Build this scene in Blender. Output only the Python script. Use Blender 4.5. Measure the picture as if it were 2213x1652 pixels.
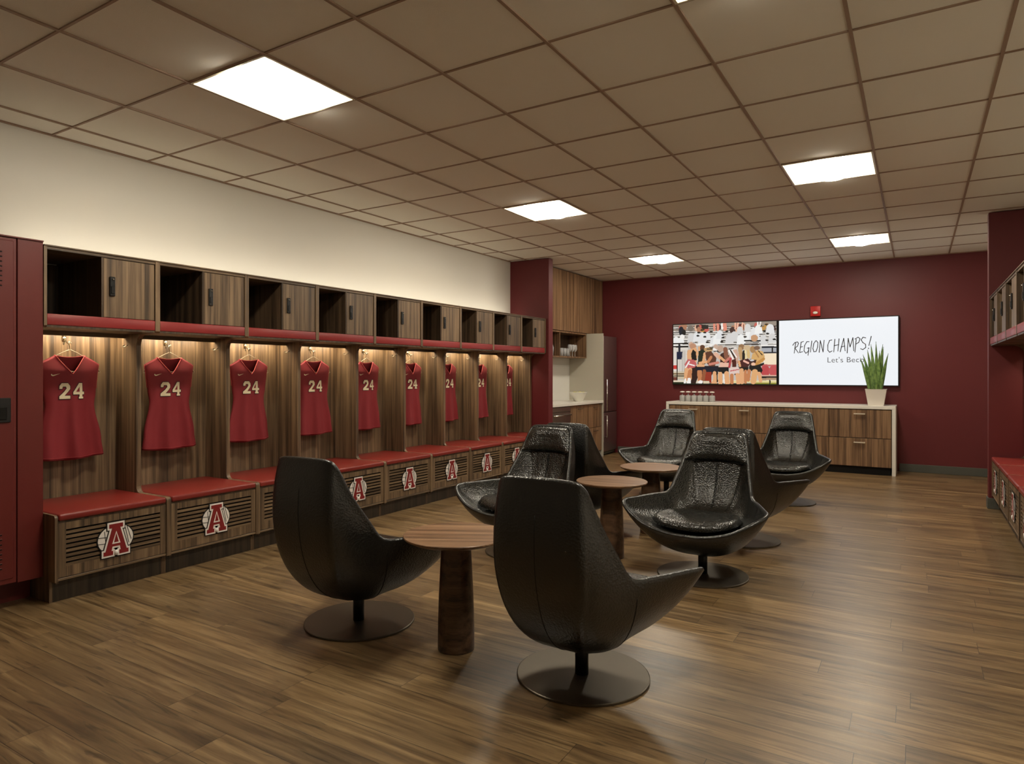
import bpy, bmesh, math, random
from mathutils import Vector, Matrix
random.seed(7)
for o in list(bpy.data.objects): bpy.data.objects.remove(o)
SC = bpy.context.scene
COL = SC.collection
PI = math.pi

# ------------------------------------------------------------ camera, world, exposure
W_IMG = 2213.0
F_PX, CX, CY, YAW, CAMZ, ZC = 1441.2, 1082.2, 808.8, 0.55785, 1.301, 2.86
cam_d = bpy.data.cameras.new('camera'); cam = bpy.data.objects.new('camera', cam_d); COL.objects.link(cam)
cam.location = (0, 0, CAMZ); cam.rotation_euler = (PI/2, 0, YAW)
cam_d.sensor_fit = 'HORIZONTAL'; cam_d.sensor_width = 36; cam_d.lens = F_PX*36/W_IMG
cam_d.shift_x = (W_IMG/2-CX)/W_IMG; cam_d.shift_y = (CY-826)/W_IMG
cam_d.clip_start = 0.05; cam_d.clip_end = 60
SC.camera = cam
world = bpy.data.worlds.new('world'); SC.world = world; world.use_nodes = True
world.node_tree.nodes['Background'].inputs[0].default_value = (.9, .8, .68, 1)
world.node_tree.nodes['Background'].inputs[1].default_value = 0.0
SC.view_settings.view_transform = 'Standard'; SC.view_settings.look = 'None'
SC.view_settings.gamma = 1; SC.view_settings.use_curve_mapping = False
SC.view_settings.exposure = 0.17
LAMP = 63.0         # ceiling diffuser strength
ADDED_WASH = 15.0  # glow of the invented strip above the left lockers
STRIP = 52.0        # locker light strips
WARM = (1.0, .86, .66)

# ------------------------------------------------------------ materials
def srgb(r, g, b):
    f = lambda c: (c/255/12.92) if c/255 <= .04045 else ((c/255+.055)/1.055)**2.4
    return (f(r), f(g), f(b), 1)
def newmat(name):
    m = bpy.data.materials.new(name); m.use_nodes = True
    nt = m.node_tree; b = nt.nodes['Principled BSDF']
    return m, nt, b
def N(nt, t, **k):
    n = nt.nodes.new(t)
    for a, v in k.items():
        if a.startswith('i_'): n.inputs[int(a[2:]) if a[2:].isdigit() else a[2:]].default_value = v
        else: setattr(n, a, v)
    return n
def plain(name, c, rough=.5, metal=0, spec=.5, bump=0, bscale=200, emit=0, coat=0, var=0, vscale=3):
    m, nt, b = newmat(name); L = nt.links.new
    b.inputs['Base Color'].default_value = c; b.inputs['Roughness'].default_value = rough
    b.inputs['Metallic'].default_value = metal; b.inputs['Specular IOR Level'].default_value = spec
    b.inputs['Coat Weight'].default_value = coat
    tc = N(nt, 'ShaderNodeTexCoord')
    if var:
        n = N(nt, 'ShaderNodeTexNoise'); n.inputs['Scale'].default_value = vscale; n.inputs['Detail'].default_value = 4
        L(tc.outputs['Object'], n.inputs['Vector'])
        r = N(nt, 'ShaderNodeValToRGB'); L(n.outputs[0], r.inputs[0])
        r.color_ramp.elements[0].position = .3; r.color_ramp.elements[1].position = .7
        r.color_ramp.elements[0].color = tuple(x*(1-var) for x in c[:3])+(1,)
        r.color_ramp.elements[1].color = tuple(min(1, x*(1+var)) for x in c[:3])+(1,)
        L(r.outputs[0], b.inputs['Base Color'])
    if bump:
        n = N(nt, 'ShaderNodeTexNoise'); n.inputs['Scale'].default_value = bscale; n.inputs['Detail'].default_value = 3
        L(tc.outputs['Object'], n.inputs['Vector'])
        bp = N(nt, 'ShaderNodeBump'); bp.inputs['Strength'].default_value = bump; bp.inputs['Distance'].default_value = .002
        L(n.outputs[0], bp.inputs['Height']); L(bp.outputs[0], b.inputs['Normal'])
    if emit:
        b.inputs['Emission Color'].default_value = c; b.inputs['Emission Strength'].default_value = emit
    return m
def wood(name, dark, mid, light, axis='Z', scale=1.0, rough=.45, planks=0.0, streak=1.0):
    """veneer: streaks stretched along axis"""
    m, nt, b = newmat(name); L = nt.links.new
    tc = N(nt, 'ShaderNodeTexCoord'); oi = N(nt, 'ShaderNodeObjectInfo')
    add = N(nt, 'ShaderNodeVectorMath', operation='MULTIPLY_ADD')
    cmb = N(nt, 'ShaderNodeCombineXYZ')
    for i in range(3): L(oi.outputs['Random'], cmb.inputs[i])
    L(cmb.outputs[0], add.inputs[0]); add.inputs[1].default_value = (17, 31, 23); L(tc.outputs['Object'], add.inputs[2])
    mp = N(nt, 'ShaderNodeMapping')
    s = {'X': (.7, 30, 30), 'Y': (30, .7, 30), 'Z': (30, 30, .7)}[axis]
    mp.inputs['Scale'].default_value = tuple(x*scale for x in s); L(add.outputs[0], mp.inputs['Vector'])
    n1 = N(nt, 'ShaderNodeTexNoise'); n1.inputs['Scale'].default_value = 1; n1.inputs['Detail'].default_value = 5; n1.inputs['Roughness'].default_value = .6; n1.inputs['Distortion'].default_value = .35
    L(mp.outputs[0], n1.inputs['Vector'])
    n2 = N(nt, 'ShaderNodeTexNoise'); n2.inputs['Scale'].default_value = 6; n2.inputs['Detail'].default_value = 3
    L(mp.outputs[0], n2.inputs['Vector'])
    mix = N(nt, 'ShaderNodeMath', operation='MULTIPLY_ADD'); L(n2.outputs[0], mix.inputs[0]); mix.inputs[1].default_value = .3
    L(n1.outputs[0], mix.inputs[2])
    sub = N(nt, 'ShaderNodeMath', operation='SUBTRACT'); L(mix.outputs[0], sub.inputs[0]); sub.inputs[1].default_value = .15
    r = N(nt, 'ShaderNodeValToRGB'); L(sub.outputs[0], r.inputs[0])
    e = r.color_ramp.elements; e[0].position = .5-.16*streak; e[0].color = dark; e[1].position = .5+.17*streak; e[1].color = light
    k = e.new(.5); k.color = mid
    L(r.outputs[0], b.inputs['Base Color']); b.inputs['Roughness'].default_value = rough
    bp = N(nt, 'ShaderNodeBump'); bp.inputs['Strength'].default_value = .12; bp.inputs['Distance'].default_value = .002
    L(n2.outputs[0], bp.inputs['Height']); L(bp.outputs[0], b.inputs['Normal'])
    return m
def floor_mat():
    m, nt, b = newmat('floor_planks'); L = nt.links.new
    tc = N(nt, 'ShaderNodeTexCoord'); sp = N(nt, 'ShaderNodeSeparateXYZ'); L(tc.outputs['Object'], sp.inputs[0])
    def mth(op, a, b_=None, c=None):
        n = N(nt, 'ShaderNodeMath', operation=op)
        for i, v in enumerate((a, b_, c)):
            if v is None: continue
            if isinstance(v, (int, float)): n.inputs[i].default_value = v
            else: L(v, n.inputs[i])
        return n.outputs[0]
    RH, PL = .152, 1.22
    yr = mth('DIVIDE', sp.outputs[1], RH); row = mth('FLOOR', yr); fy = mth('FRACT', yr)
    w1 = N(nt, 'ShaderNodeTexWhiteNoise', noise_dimensions='1D'); L(row, w1.inputs['W'])
    xr = mth('MULTIPLY_ADD', w1.outputs['Value'], 7.3, mth('DIVIDE', sp.outputs[0], PL)); pid = mth('FLOOR', xr); fx = mth('FRACT', xr)
    cb = N(nt, 'ShaderNodeCombineXYZ'); L(pid, cb.inputs[0]); L(row, cb.inputs[1])
    w2 = N(nt, 'ShaderNodeTexWhiteNoise', noise_dimensions='2D'); L(cb.outputs[0], w2.inputs['Vector'])
    ex = mth('MULTIPLY', mth('MINIMUM', fx, mth('SUBTRACT', 1.0, fx)), PL); ey = mth('MULTIPLY', mth('MINIMUM', fy, mth('SUBTRACT', 1.0, fy)), RH)
    seam = mth('LESS_THAN', mth('MINIMUM', ex, ey), .0011)
    sc_ = N(nt, 'ShaderNodeVectorMath', operation='MULTIPLY_ADD'); L(w2.outputs['Color'], sc_.inputs[0]); sc_.inputs[1].default_value = (19, 23, 0); L(tc.outputs['Object'], sc_.inputs[2])
    def noise(scale, detail, rough=.5, dist=0.0):
        mp = N(nt, 'ShaderNodeMapping'); mp.inputs['Scale'].default_value = scale; L(sc_.outputs[0], mp.inputs['Vector'])
        n = N(nt, 'ShaderNodeTexNoise'); n.inputs['Scale'].default_value = 1; n.inputs['Detail'].default_value = detail; n.inputs['Roughness'].default_value = rough; n.inputs['Distortion'].default_value = dist
        L(mp.outputs[0], n.inputs['Vector']); return n.outputs[0]
    def ramp(v, *st):
        r = N(nt, 'ShaderNodeValToRGB'); L(v, r.inputs[0]); e = r.color_ramp.elements
        e[0].position, e[0].color = st[0]; e[1].position, e[1].color = st[-1]
        for p, c in st[1:-1]: k = e.new(p); k.color = c
        return r.outputs[0]
    def mul(a_, b_, f=1.0):
        n = N(nt, 'ShaderNodeMix', data_type='RGBA', blend_type='MULTIPLY'); n.inputs[0].default_value = f; L(a_, n.inputs[6]); L(b_, n.inputs[7]); return n.outputs[2]
    g = lambda v: (v, v*.98, v*.95, 1)
    base = ramp(noise((1.1, 17, 1), 6, .62, 1.1), (.26, FL[0]), (.42, FL[1]), (.56, FL[2]), (.74, FL[3]))
    fine = ramp(noise((2.2, 75, 1), 4), (.30, g(.70)), (.60, g(1.06)))
    dark = ramp(noise((1.9, 24, 1), 3, .5, 2.2), (.32, g(.40)), (.405, g(1.0)))
    blot = ramp(noise((1.2, 3.2, 1), 3, .5, .6), (.30, g(.80)), (.65, g(1.10)))
    mp3 = N(nt, 'ShaderNodeMapping'); mp3.inputs['Scale'].default_value = (1.5, 5.5, 1); L(sc_.outputs[0], mp3.inputs['Vector'])
    vo = N(nt, 'ShaderNodeTexVoronoi'); vo.inputs['Scale'].default_value = 1.0; L(mp3.outputs[0], vo.inputs['Vector'])
    knot = ramp(vo.outputs['Distance'], (.02, g(.30)), (.10, g(1.0)))
    tint = ramp(w2.outputs['Value'], (0.0, g(.82)), (1.0, (1.12, 1.09, 1.02, 1)))
    c = mul(mul(mul(mul(mul(base, fine, .75), dark, .85), blot, 1), knot, .75), tint, 1)
    mx = N(nt, 'ShaderNodeMix', data_type='RGBA', blend_type='MIX'); L(seam, mx.inputs[0]); L(c, mx.inputs[6]); mx.inputs[7].default_value = srgb(50, 36, 25)
    L(mx.outputs[2], b.inputs['Base Color'])
    fn = noise((2.2, 75, 1), 4)
    rr = N(nt, 'ShaderNodeMapRange'); L(fn, rr.inputs[0]); rr.inputs[3].default_value = .27; rr.inputs[4].default_value = .42
    L(rr.outputs[0], b.inputs['Roughness']); b.inputs['Specular IOR Level'].default_value = .72
    bp = N(nt, 'ShaderNodeBump'); bp.inputs['Strength'].default_value = .25; bp.inputs['Distance'].default_value = .002
    L(mth('SUBTRACT', fn, seam), bp.inputs['Height']); L(bp.outputs[0], b.inputs['Normal'])
    return m
def leather(name, c, rough=.33, bump=.35, wr=.5):
    m, nt, b = newmat(name); L = nt.links.new
    b.inputs['Base Color'].default_value = c; b.inputs['Specular IOR Level'].default_value = .9
    tc = N(nt, 'ShaderNodeTexCoord')
    v = N(nt, 'ShaderNodeTexVoronoi'); v.inputs['Scale'].default_value = 110; L(tc.outputs['Object'], v.inputs['Vector'])
    n = N(nt, 'ShaderNodeTexNoise'); n.inputs['Scale'].default_value = 9; n.inputs['Detail'].default_value = 5; n.inputs['Distortion'].default_value = 1.2; L(tc.outputs['Object'], n.inputs['Vector'])
    ad = N(nt, 'ShaderNodeMath', operation='MULTIPLY_ADD'); L(n.outputs[0], ad.inputs[0]); ad.inputs[1].default_value = wr*9; L(v.outputs['Distance'], ad.inputs[2])
    bp = N(nt, 'ShaderNodeBump'); bp.inputs['Strength'].default_value = bump; bp.inputs['Distance'].default_value = .004
    L(ad.outputs[0], bp.inputs['Height']); L(bp.outputs[0], b.inputs['Normal'])
    rr = N(nt, 'ShaderNodeMapRange'); L(n.outputs[0], rr.inputs[0]); rr.inputs[3].default_value = rough-.04; rr.inputs[4].default_value = rough+.07
    L(rr.outputs[0], b.inputs['Roughness'])
    return m
def glassmat(name, c=(1, 1, 1, 1), rough=.02):
    m, nt, b = newmat(name); b.inputs['Base Color'].default_value = c; b.inputs['Roughness'].default_value = rough
    b.inputs['Transmission Weight'].default_value = 1; b.inputs['IOR'].default_value = 1.3
    return m

M = {}
FL = [srgb(76, 60, 42), srgb(113, 93, 66), srgb(138, 117, 87), srgb(172, 151, 117)]
WD, WM, WL = srgb(64, 50, 37), srgb(106, 85, 63), srgb(138, 114, 87)
M['walnut'] = wood('walnut_veneer', WD, WM, WL, 'Z')
M['walnut_y'] = wood('walnut_veneer_long', WD, WM, WL, 'Y')
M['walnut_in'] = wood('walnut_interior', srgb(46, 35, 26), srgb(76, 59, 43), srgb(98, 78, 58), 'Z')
M['walnut_red'] = wood('kitchen_walnut', srgb(82, 58, 40), srgb(124, 94, 66), srgb(156, 122, 90), 'Z')
M['table_wood'] = wood('table_walnut', srgb(92, 66, 46), srgb(132, 99, 72), srgb(160, 126, 95), 'X', 1.0, .35)
M['ped_wood'] = wood('pedestal_walnut', srgb(52, 36, 25), srgb(84, 60, 42), srgb(104, 78, 56), 'X', .8, .4)
M['floor'] = floor_mat()
M['kick'] = wood('dark_kick', srgb(36, 29, 22), srgb(56, 46, 35), srgb(70, 58, 44), 'Z')
M['maroon'] = plain('maroon_paint', srgb(100, 31, 34), .5, bump=.05, bscale=60)
M['maroon_metal'] = plain('maroon_metal', srgb(104, 38, 34), .38, spec=.4)
M['rail_red'] = plain('red_rail', srgb(142, 46, 46), .35)
M['vinyl'] = plain('red_vinyl', srgb(128, 38, 32), .36, bump=.15, bscale=400)
M['white_wall'] = plain('white_wall', srgb(226, 222, 212), .85, bump=.04, bscale=80)
M['tile'] = plain('ceiling_tile', srgb(240, 235, 224), .95, bump=.3, bscale=300)
M['tbar'] = plain('ceiling_bar', srgb(158, 132, 112), .6)
M['base_grey'] = plain('rubber_base', srgb(84, 84, 76), .6)
M['black'] = plain('black_plastic', srgb(16, 16, 17), .35)
M['dark'] = plain('dark_recess', srgb(10, 9, 8), .8)
M['steel'] = plain('brushed_steel', srgb(190, 186, 178), .3, metal=1)
M['pull'] = plain('satin_pull', srgb(206, 194, 172), .35, metal=.35)
M['chrome'] = plain('chrome', srgb(210, 208, 200), .18, metal=1)
M['brass'] = plain('brass_hook', srgb(170, 160, 140), .3, metal=1)
M['fridge'] = plain('fridge_steel', srgb(150, 128, 126), .32, metal=.85)
M['bronze'] = plain('dark_bronze_metal', srgb(98, 90, 78), .42, metal=.8)
M['stem'] = plain('black_metal_stem', srgb(28, 27, 25), .35, metal=.6)
M['leather'] = leather('black_leather_shaded', srgb(15, 15, 13), .30, .3, .06)  # outer shell: its shade is put into the darker base colour
M['leather_soft'] = leather('black_leather_lit', srgb(26, 26, 22), .25, .55, .09)  # inner faces: lighter base colour stands in for light falling on them
M['seam'] = plain('dark_seam', srgb(8, 8, 8), .5)
M['jersey'] = plain('maroon_jersey', srgb(134, 32, 40), .75, bump=.3, bscale=900)
M['jersey_trim'] = plain('jersey_trim', srgb(172, 60, 62), .7)
M['cream'] = plain('cream_print', srgb(236, 222, 186), .7)
M['outline'] = plain('dark_print', srgb(40, 14, 14), .7)
M['logo_white'] = plain('logo_white', srgb(238, 232, 226), .5)
M['logo_red'] = plain('logo_maroon', srgb(128, 24, 26), .5)
M['logo_black'] = plain('logo_black', srgb(14, 12, 12), .5)
M['quartz'] = plain('white_quartz', srgb(235, 230, 220), .25)
M['greige'] = plain('greige_panel', srgb(190, 184, 168), .5)
M['backsplash'] = plain('white_backsplash', srgb(228, 226, 220), .3)
M['ceramic'] = plain('white_ceramic', srgb(240, 238, 228), .25)
M['pot'] = plain('white_planter', srgb(222, 214, 204), .4)
M['soil'] = plain('potting_soil', srgb(50, 36, 26), .9)
M['fruit'] = plain('pale_green_fruit', srgb(214, 208, 130), .45)
M['alarm'] = plain('alarm_red', srgb(190, 30, 26), .4)
M['glass'] = glassmat('clear_glass')
M['glassware'] = glassmat('glassware'); M['glassware'].node_tree.nodes['Principled BSDF'].inputs['Transmission Weight'].default_value = .72; M['glassware'].node_tree.nodes['Principled BSDF'].inputs['Roughness'].default_value = .08
M['frost'] = plain('frosted_glass', srgb(170, 168, 166), .3)
M['lamp'] = plain('lamp_diffuser', (1, .925, .77, 1), .5, emit=LAMP)
M['lamp_body'] = plain('lamp_reflector', srgb(240, 236, 226), .45)
M['lamp_frame'] = plain('lamp_frame', srgb(214, 204, 180), .4)
M['added_wash'] = plain('added_wash_light', (1, .925, .77, 1), .5, emit=ADDED_WASH)
M['strip'] = plain('strip_light', (1, .85, .60, 1), .5, emit=STRIP)
def leafmat():
    m, nt, b = newmat('snake_leaf'); L = nt.links.new
    tc = N(nt, 'ShaderNodeTexCoord'); n = N(nt, 'ShaderNodeTexNoise'); mp = N(nt, 'ShaderNodeMapping'); mp.inputs['Scale'].default_value = (34, 34, 22)
    L(tc.outputs['Object'], mp.inputs[0]); L(mp.outputs[0], n.inputs['Vector']); n.inputs['Scale'].default_value = 1
    r = N(nt, 'ShaderNodeValToRGB'); L(n.outputs[0], r.inputs[0]); r.color_ramp.elements[0].position = .35; r.color_ramp.elements[0].color = srgb(74, 104, 52); r.color_ramp.elements[1].position = .65; r.color_ramp.elements[1].color = srgb(122, 150, 80)
    L(r.outputs[0], b.inputs['Base Color']); b.inputs['Roughness'].default_value = .4
    return m
M['leaf'] = leafmat()

# ------------------------------------------------------------ mesh helpers
class MB:
    def __init__(self): self.bm = bmesh.new(); self.mats = []
    def mi(self, m):
        if m not in self.mats: self.mats.append(m)
        return self.mats.index(m)
    def _fin(self, faces, m, smooth=False):
        i = self.mi(m)
        for f in faces: f.material_index = i; f.smooth = smooth
    def box(self, x0, x1, y0, y1, z0, z1, m, b=0.0, seg=1):
        r = bmesh.ops.create_cube(self.bm, size=1); vs = r['verts']
        for v in vs:
            v.co = Vector(((x0+x1)/2+v.co.x*(x1-x0), (y0+y1)/2+v.co.y*(y1-y0), (z0+z1)/2+v.co.z*(z1-z0)))
        fs = set(f for v in vs for f in v.link_faces)
        if b > 0:
            es = list(set(e for v in vs for e in v.link_edges))
            before = set(self.bm.faces)
            rr = bmesh.ops.bevel(self.bm, geom=es, offset=b, segments=seg, affect='EDGES', profile=.5)
            fs = set(f for f in self.bm.faces if f not in before) | set(f for f in fs if f.is_valid)
        self._fin(fs, m, seg > 1)
    def prism(self, pts, d, m, axis='y', at=0.0, smooth=False):
        """pts 2D polygon; extruded from at to at+d along axis. axis y: (x,z), axis x: (y,z), axis z: (x,y)"""
        def mk(p, t):
            return {'y': (p[0], t, p[1]), 'x': (t, p[0], p[1]), 'z': (p[0], p[1], t)}[axis]
        a = [self.bm.verts.new(mk(p, at)) for p in pts]; c = [self.bm.verts.new(mk(p, at+d)) for p in pts]
        fs = []
        n = len(pts)
        for i in range(n):
            j = (i+1) % n; fs.append(self.bm.faces.new((a[i], a[j], c[j], c[i])))
        self._fin(fs, m, smooth)
        fs = [self.bm.faces.new(a[::-1]), self.bm.faces.new(c)]
        self._fin(fs, m)
    def grid(self, P, m, close_u=False, close_v=False, smooth=True, flip=False):
        nu = len(P); nv = len(P[0])
        V = [[self.bm.verts.new(p) for p in row] for row in P]
        fs = []
        for i in range(nu-(0 if close_u else 1)):
            for j in range(nv-(0 if close_v else 1)):
                a, b_, c, d = V[i][j], V[(i+1) % nu][j], V[(i+1) % nu][(j+1) % nv], V[i][(j+1) % nv]
                q = (a, b_, c, d) if not flip else (d, c, b_, a)
                try: fs.append(self.bm.faces.new(q))
                except ValueError: pass
        self._fin(fs, m, smooth); return V
    def lathe(self, prof, m, c=(0, 0, 0), n=32, smooth=True):
        P = [[(c[0]+r*math.cos(2*PI*k/n), c[1]+r*math.sin(2*PI*k/n), c[2]+z) for k in range(n)] for r, z in prof]
        V = self.grid(P, m, close_v=True, smooth=smooth, flip=True)
        for row, fl in ((V[0], 0), (V[-1], 1)):
            try:
                f = self.bm.faces.new(row if fl else row[::-1]); f.material_index = self.mi(m)
            except ValueError: pass
    def tube(self, pts, r, m, n=8, closed=False, caps=True):
        pts = [Vector(p) for p in pts]; rows = []; k = len(pts)
        rad = r if isinstance(r, (list, tuple)) else [r]*k
        up = Vector((0, 0, 1)); prev = None
        for i, p in enumerate(pts):
            if closed: t = pts[(i+1) % k]-pts[i-1]
            else: t = pts[min(i+1, k-1)]-pts[max(i-1, 0)]
            t.normalize()
            if prev is None:
                a = up if abs(t.dot(up)) < .9 else Vector((1, 0, 0))
                u = t.cross(a).normalized()
            else:
                u = (prev-t*prev.dot(t)).normalized()
            prev = u; v = t.cross(u)
            rows.append([p+(u*math.cos(2*PI*j/n)+v*math.sin(2*PI*j/n))*rad[i] for j in range(n)])
        V = self.grid(rows, m, close_u=closed, close_v=True)
        if caps and not closed:
            for row in (V[0][::-1], V[-1]):
                try:
                    f = self.bm.faces.new(row); f.material_index = self.mi(m)
                except ValueError: pass
    def build(self, name, parent=None, label=None, weld=False):
        if weld: bmesh.ops.remove_doubles(self.bm, verts=self.bm.verts, dist=1e-5)
        bmesh.ops.recalc_face_normals(self.bm, faces=self.bm.faces)
        me = bpy.data.meshes.new(name); self.bm.to_mesh(me); self.bm.free()
        for mm in self.mats: me.materials.append(mm)
        o = bpy.data.objects.new(name, me); COL.objects.link(o)
        if parent is not None: o.parent = parent
        if label: o['label'] = label
        return o
def tag(o, label, cat, group=None, kind=None):
    o['label'] = label; o['category'] = cat
    if group: o['group'] = group
    if kind: o['kind'] = kind
    return o
def thing(name, loc, label, cat, group=None, rz=0):
    o = bpy.data.objects.new(name, None); COL.objects.link(o); o.location = loc; o.rotation_euler = (0, 0, rz)
    o.empty_display_size = .1
    return tag(o, label, cat, group)
def struct(o): o['kind'] = 'structure'; return o
def dup(root, loc, rz, label, group=None):
    r = root.copy(); COL.objects.link(r); r.location = loc; r.rotation_euler = (0, 0, rz); r['label'] = label
    if group: r['group'] = group
    for ch in list(root.children):
        c = ch.copy(); COL.objects.link(c); c.parent = r
        for g in ch.children:
            d = g.copy(); COL.objects.link(d); d.parent = c
    return r
def arc(cx, cy, r, a0, a1, n=6):
    return [(cx+r*math.cos(math.radians(a0+(a1-a0)*i/n)), cy+r*math.sin(math.radians(a0+(a1-a0)*i/n))) for i in range(n+1)]

# ------------------------------------------------------------ room shell
XL, XR, YB, YF = -4.8, 1.2, 10.4, -3.6
WY0, WY1 = 7.94, 8.06      # wing walls
m = MB(); m.box(XL-.1, XR+.1, YF-.1, YB+.1, -.1, 0, M['floor']); struct(m.build('floor'))
m = MB(); m.box(XL-.1, XL, YF, YB, 0, ZC+.1, M['white_wall']); struct(m.build('wall_left'))
m = MB(); m.box(XR, XR+.1, YF, YB, 0, ZC+.1, M['white_wall']); struct(m.build('wall_right'))
m = MB(); m.box(XL-.1, XR+.1, YB, YB+.1, 0, ZC+.1, M['maroon']); struct(m.build('wall_back'))
m = MB(); m.box(XL-.1, XR+.1, YF-.1, YF, 0, ZC+.1, M['white_wall']); struct(m.build('wall_front'))
m = MB(); m.box(XL, -4.195, WY0, WY1, 0, ZC, M['maroon'], .004); struct(m.build('wall_wing_left'))
m = MB(); m.box(.588, XR, WY0+.02, WY1+.02, 0, ZC, M['maroon'], .004); struct(m.build('wall_wing_right'))
m = MB(); m.box(-.2, XR, YB-.012, YB, 0, .105, M['base_grey'], .003); m.box(-4.2, -3.2, YB-.012, YB, 0, .105, M['base_grey'], .003); struct(m.build('baseboard_back'))
m = MB(); m.box(.578, XR, WY0+.01, WY1+.03, 0, .105, M['base_grey'], .003); struct(m.build('baseboard_right'))
m = MB(); m.box(XL, -4.185, WY1-.01, WY1+.01, 0, .105, M['base_grey'], .003); struct(m.build('baseboard_left'))

# ceiling grid
S, SY = .61, .6349
GX0, GY0 = -3.3062, 2.144
def gx(i): return GX0+i*S
def gy(j): return GY0+j*SY
LIGHTS = [(0, 0), (0, 5), (0, 10), (4, 0), (4, 5), (4, 10)]
m = MB()
bw = .0100
i0, i1, j0, j1 = -3, 8, -10, 13
for i in range(i0, i1):
    for j in range(j0, j1+1):
        if (i, j) in LIGHTS: continue
        x0, x1, y0, y1 = max(gx(i), XL), min(gx(i+1), XR), max(gy(j), YF), min(gy(j+1), YB)
        if x1-x0 < .02 or y1-y0 < .02: continue
        m.box(x0+.003, x1-.003, y0+.003, y1-.003, ZC+.006, ZC+.03, M['tile'])
struct(m.build('ceiling'))
m = MB(); m.box(XL-.1, XR+.1, YF-.1, YB+.1, ZC+.2, ZC+.25, M['tile']); struct(m.build('ceiling_slab'))
m = MB()
for i in range(i0, i1+1):
    x = gx(i)
    if XL < x < XR: m.box(x-bw*.8, x+bw*.8, YF, YB, ZC-.002, ZC+.012, M['tbar'])
for j in range(j0, j1+1):
    y = gy(j)
    if YF < y < YB: m.box(XL, XR, y-bw*.62, y+bw*.62, ZC, ZC+.012, M['tbar'])
struct(m.build('trim_1'))
m = MB()
for a in ((XL, XL+.018, YF, WY0), (XR-.018, XR, YF, WY0)): m.box(a[0], a[1], a[2], a[3], ZC-.004, ZC+.012, M['tbar'])
m.box(XL, XR, YB-.018, YB, ZC-.004, ZC+.012, M['tbar']); struct(m.build('trim_2'))

# ------------------------------------------------------------ ceiling lights
def make_light(loc, label):
    t = thing('ceiling_light', loc, label, 'ceiling light', 'recessed ceiling lights')
    w, d, h = S/2-.010, SY/2-.010, .050
    m = MB()      # housing
    for s in (-1, 1):
        m.box(s*w-.006, s*w+.006, -d, d, -.004, h+.02, M['lamp_frame'])
        m.box(-w, w, s*d-.006, s*d+.006, -.004, h+.02, M['lamp_frame'])
    m.box(-w, w, -d, d, h+.02, h+.03, M['lamp_frame'])
    m.build('frame', t)
    m = MB()      # curved side reflectors and sloped ends
    for s in (-1, 1):
        P = []
        for k in range(9):
            a = k/8; x = s*(w-.006-(w-.12)*a); z = .004+(h-.01)*math.sin(a*PI/2)
            P.append([(x, -d+.006, z), (x, d-.006, z)])
        m.grid(P, M['lamp_body'])
    for s in (-1, 1):
        m.grid([[(-w, s*(d-.006), .004), (w, s*(d-.006), .004)], [(-w, s*(d-.075), h), (w, s*(d-.075), h)]], M['lamp_body'])
    m.build('reflector', t)
    m = MB(); P = []
    for k in range(13):
        a = PI*k/12; P.append([(.115*math.cos(a), -d+.04, .030-.052*math.sin(a)), (.115*math.cos(a), d-.04, .030-.052*math.sin(a))])
    m.grid(P, M['lamp']); 
    for yy in (-d+.04, d-.04):
        vs = [m.bm.verts.new((.115*math.cos(PI*k/12), yy, .030-.052*math.sin(PI*k/12))) for k in range(13)]
        f = m.bm.faces.new(vs); f.material_index = m.mi(M['lamp'])
    m.build('diffuser', t)
    return t
ll = {(0, 0): 'large lit square ceiling light nearest on the left, above the locker bays',
      (0, 5): 'lit square ceiling light in the left row, middle of the visible three',
      (0, 10): 'smallest lit square ceiling light, far end of the left row near the kitchen cabinets',
      (4, 0): 'ceiling light of the right row cut off by the top edge of the photo',
      (4, 5): 'lit square ceiling light in the right row, the nearer whole one',
      (4, 10): 'lit square ceiling light in the right row, closest to the wall screens',
      (0, -5): 'ceiling light of the left row behind the viewer', (4, -5): 'ceiling light of the right row behind the viewer'}
L0 = None
for (i, j) in LIGHTS:
    loc = (gx(i)+S/2, gy(j)+SY/2, ZC)
    if L0 is None: L0 = make_light(loc, ll[(i, j)])
    else: dup(L0, loc, 0, ll[(i, j)])

# ------------------------------------------------------------ locker bays
A_OUT = [(-.40, 0), (-.40, .13), (-.34, .13), (-.13, .87), (-.22, .87), (-.22, 1.0), (.22, 1.0), (.22, .87), (.13, .87), (.34, .13), (.40, .13), (.40, 0), (.10, 0), (.10, .13), (.15, .13), (.12, .27), (-.12, .27), (-.15, .13), (-.10, .13), (-.10, 0)]
A_IN = [(-.075, .40), (.075, .40), (0, .70)]
def layer(m, polys, x0, x1, mat, cy, cz, sy, sz):
    for p in polys: m.prism([(cy+a*sy, cz+b*sz) for a, b in p], x1-x0, mat, 'x', x0)
def grow(p, d):
    out = []; n = len(p)
    ar = sum(p[i][0]*p[(i+1) % n][1]-p[(i+1) % n][0]*p[i][1] for i in range(n))
    sg = 1 if ar > 0 else -1
    for i in range(n):
        a, b, c = Vector(p[i-1]), Vector(p[i]), Vector(p[(i+1) % n])
        e1 = (b-a).normalized(); e2 = (c-b).normalized()
        n1 = Vector((e1.y, -e1.x))*sg; n2 = Vector((e2.y, -e2.x))*sg
        q = n1+n2
        den = max(.35, 1+n1.dot(n2))
        out.append(tuple(b+q*(d/den)))
    return out
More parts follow.
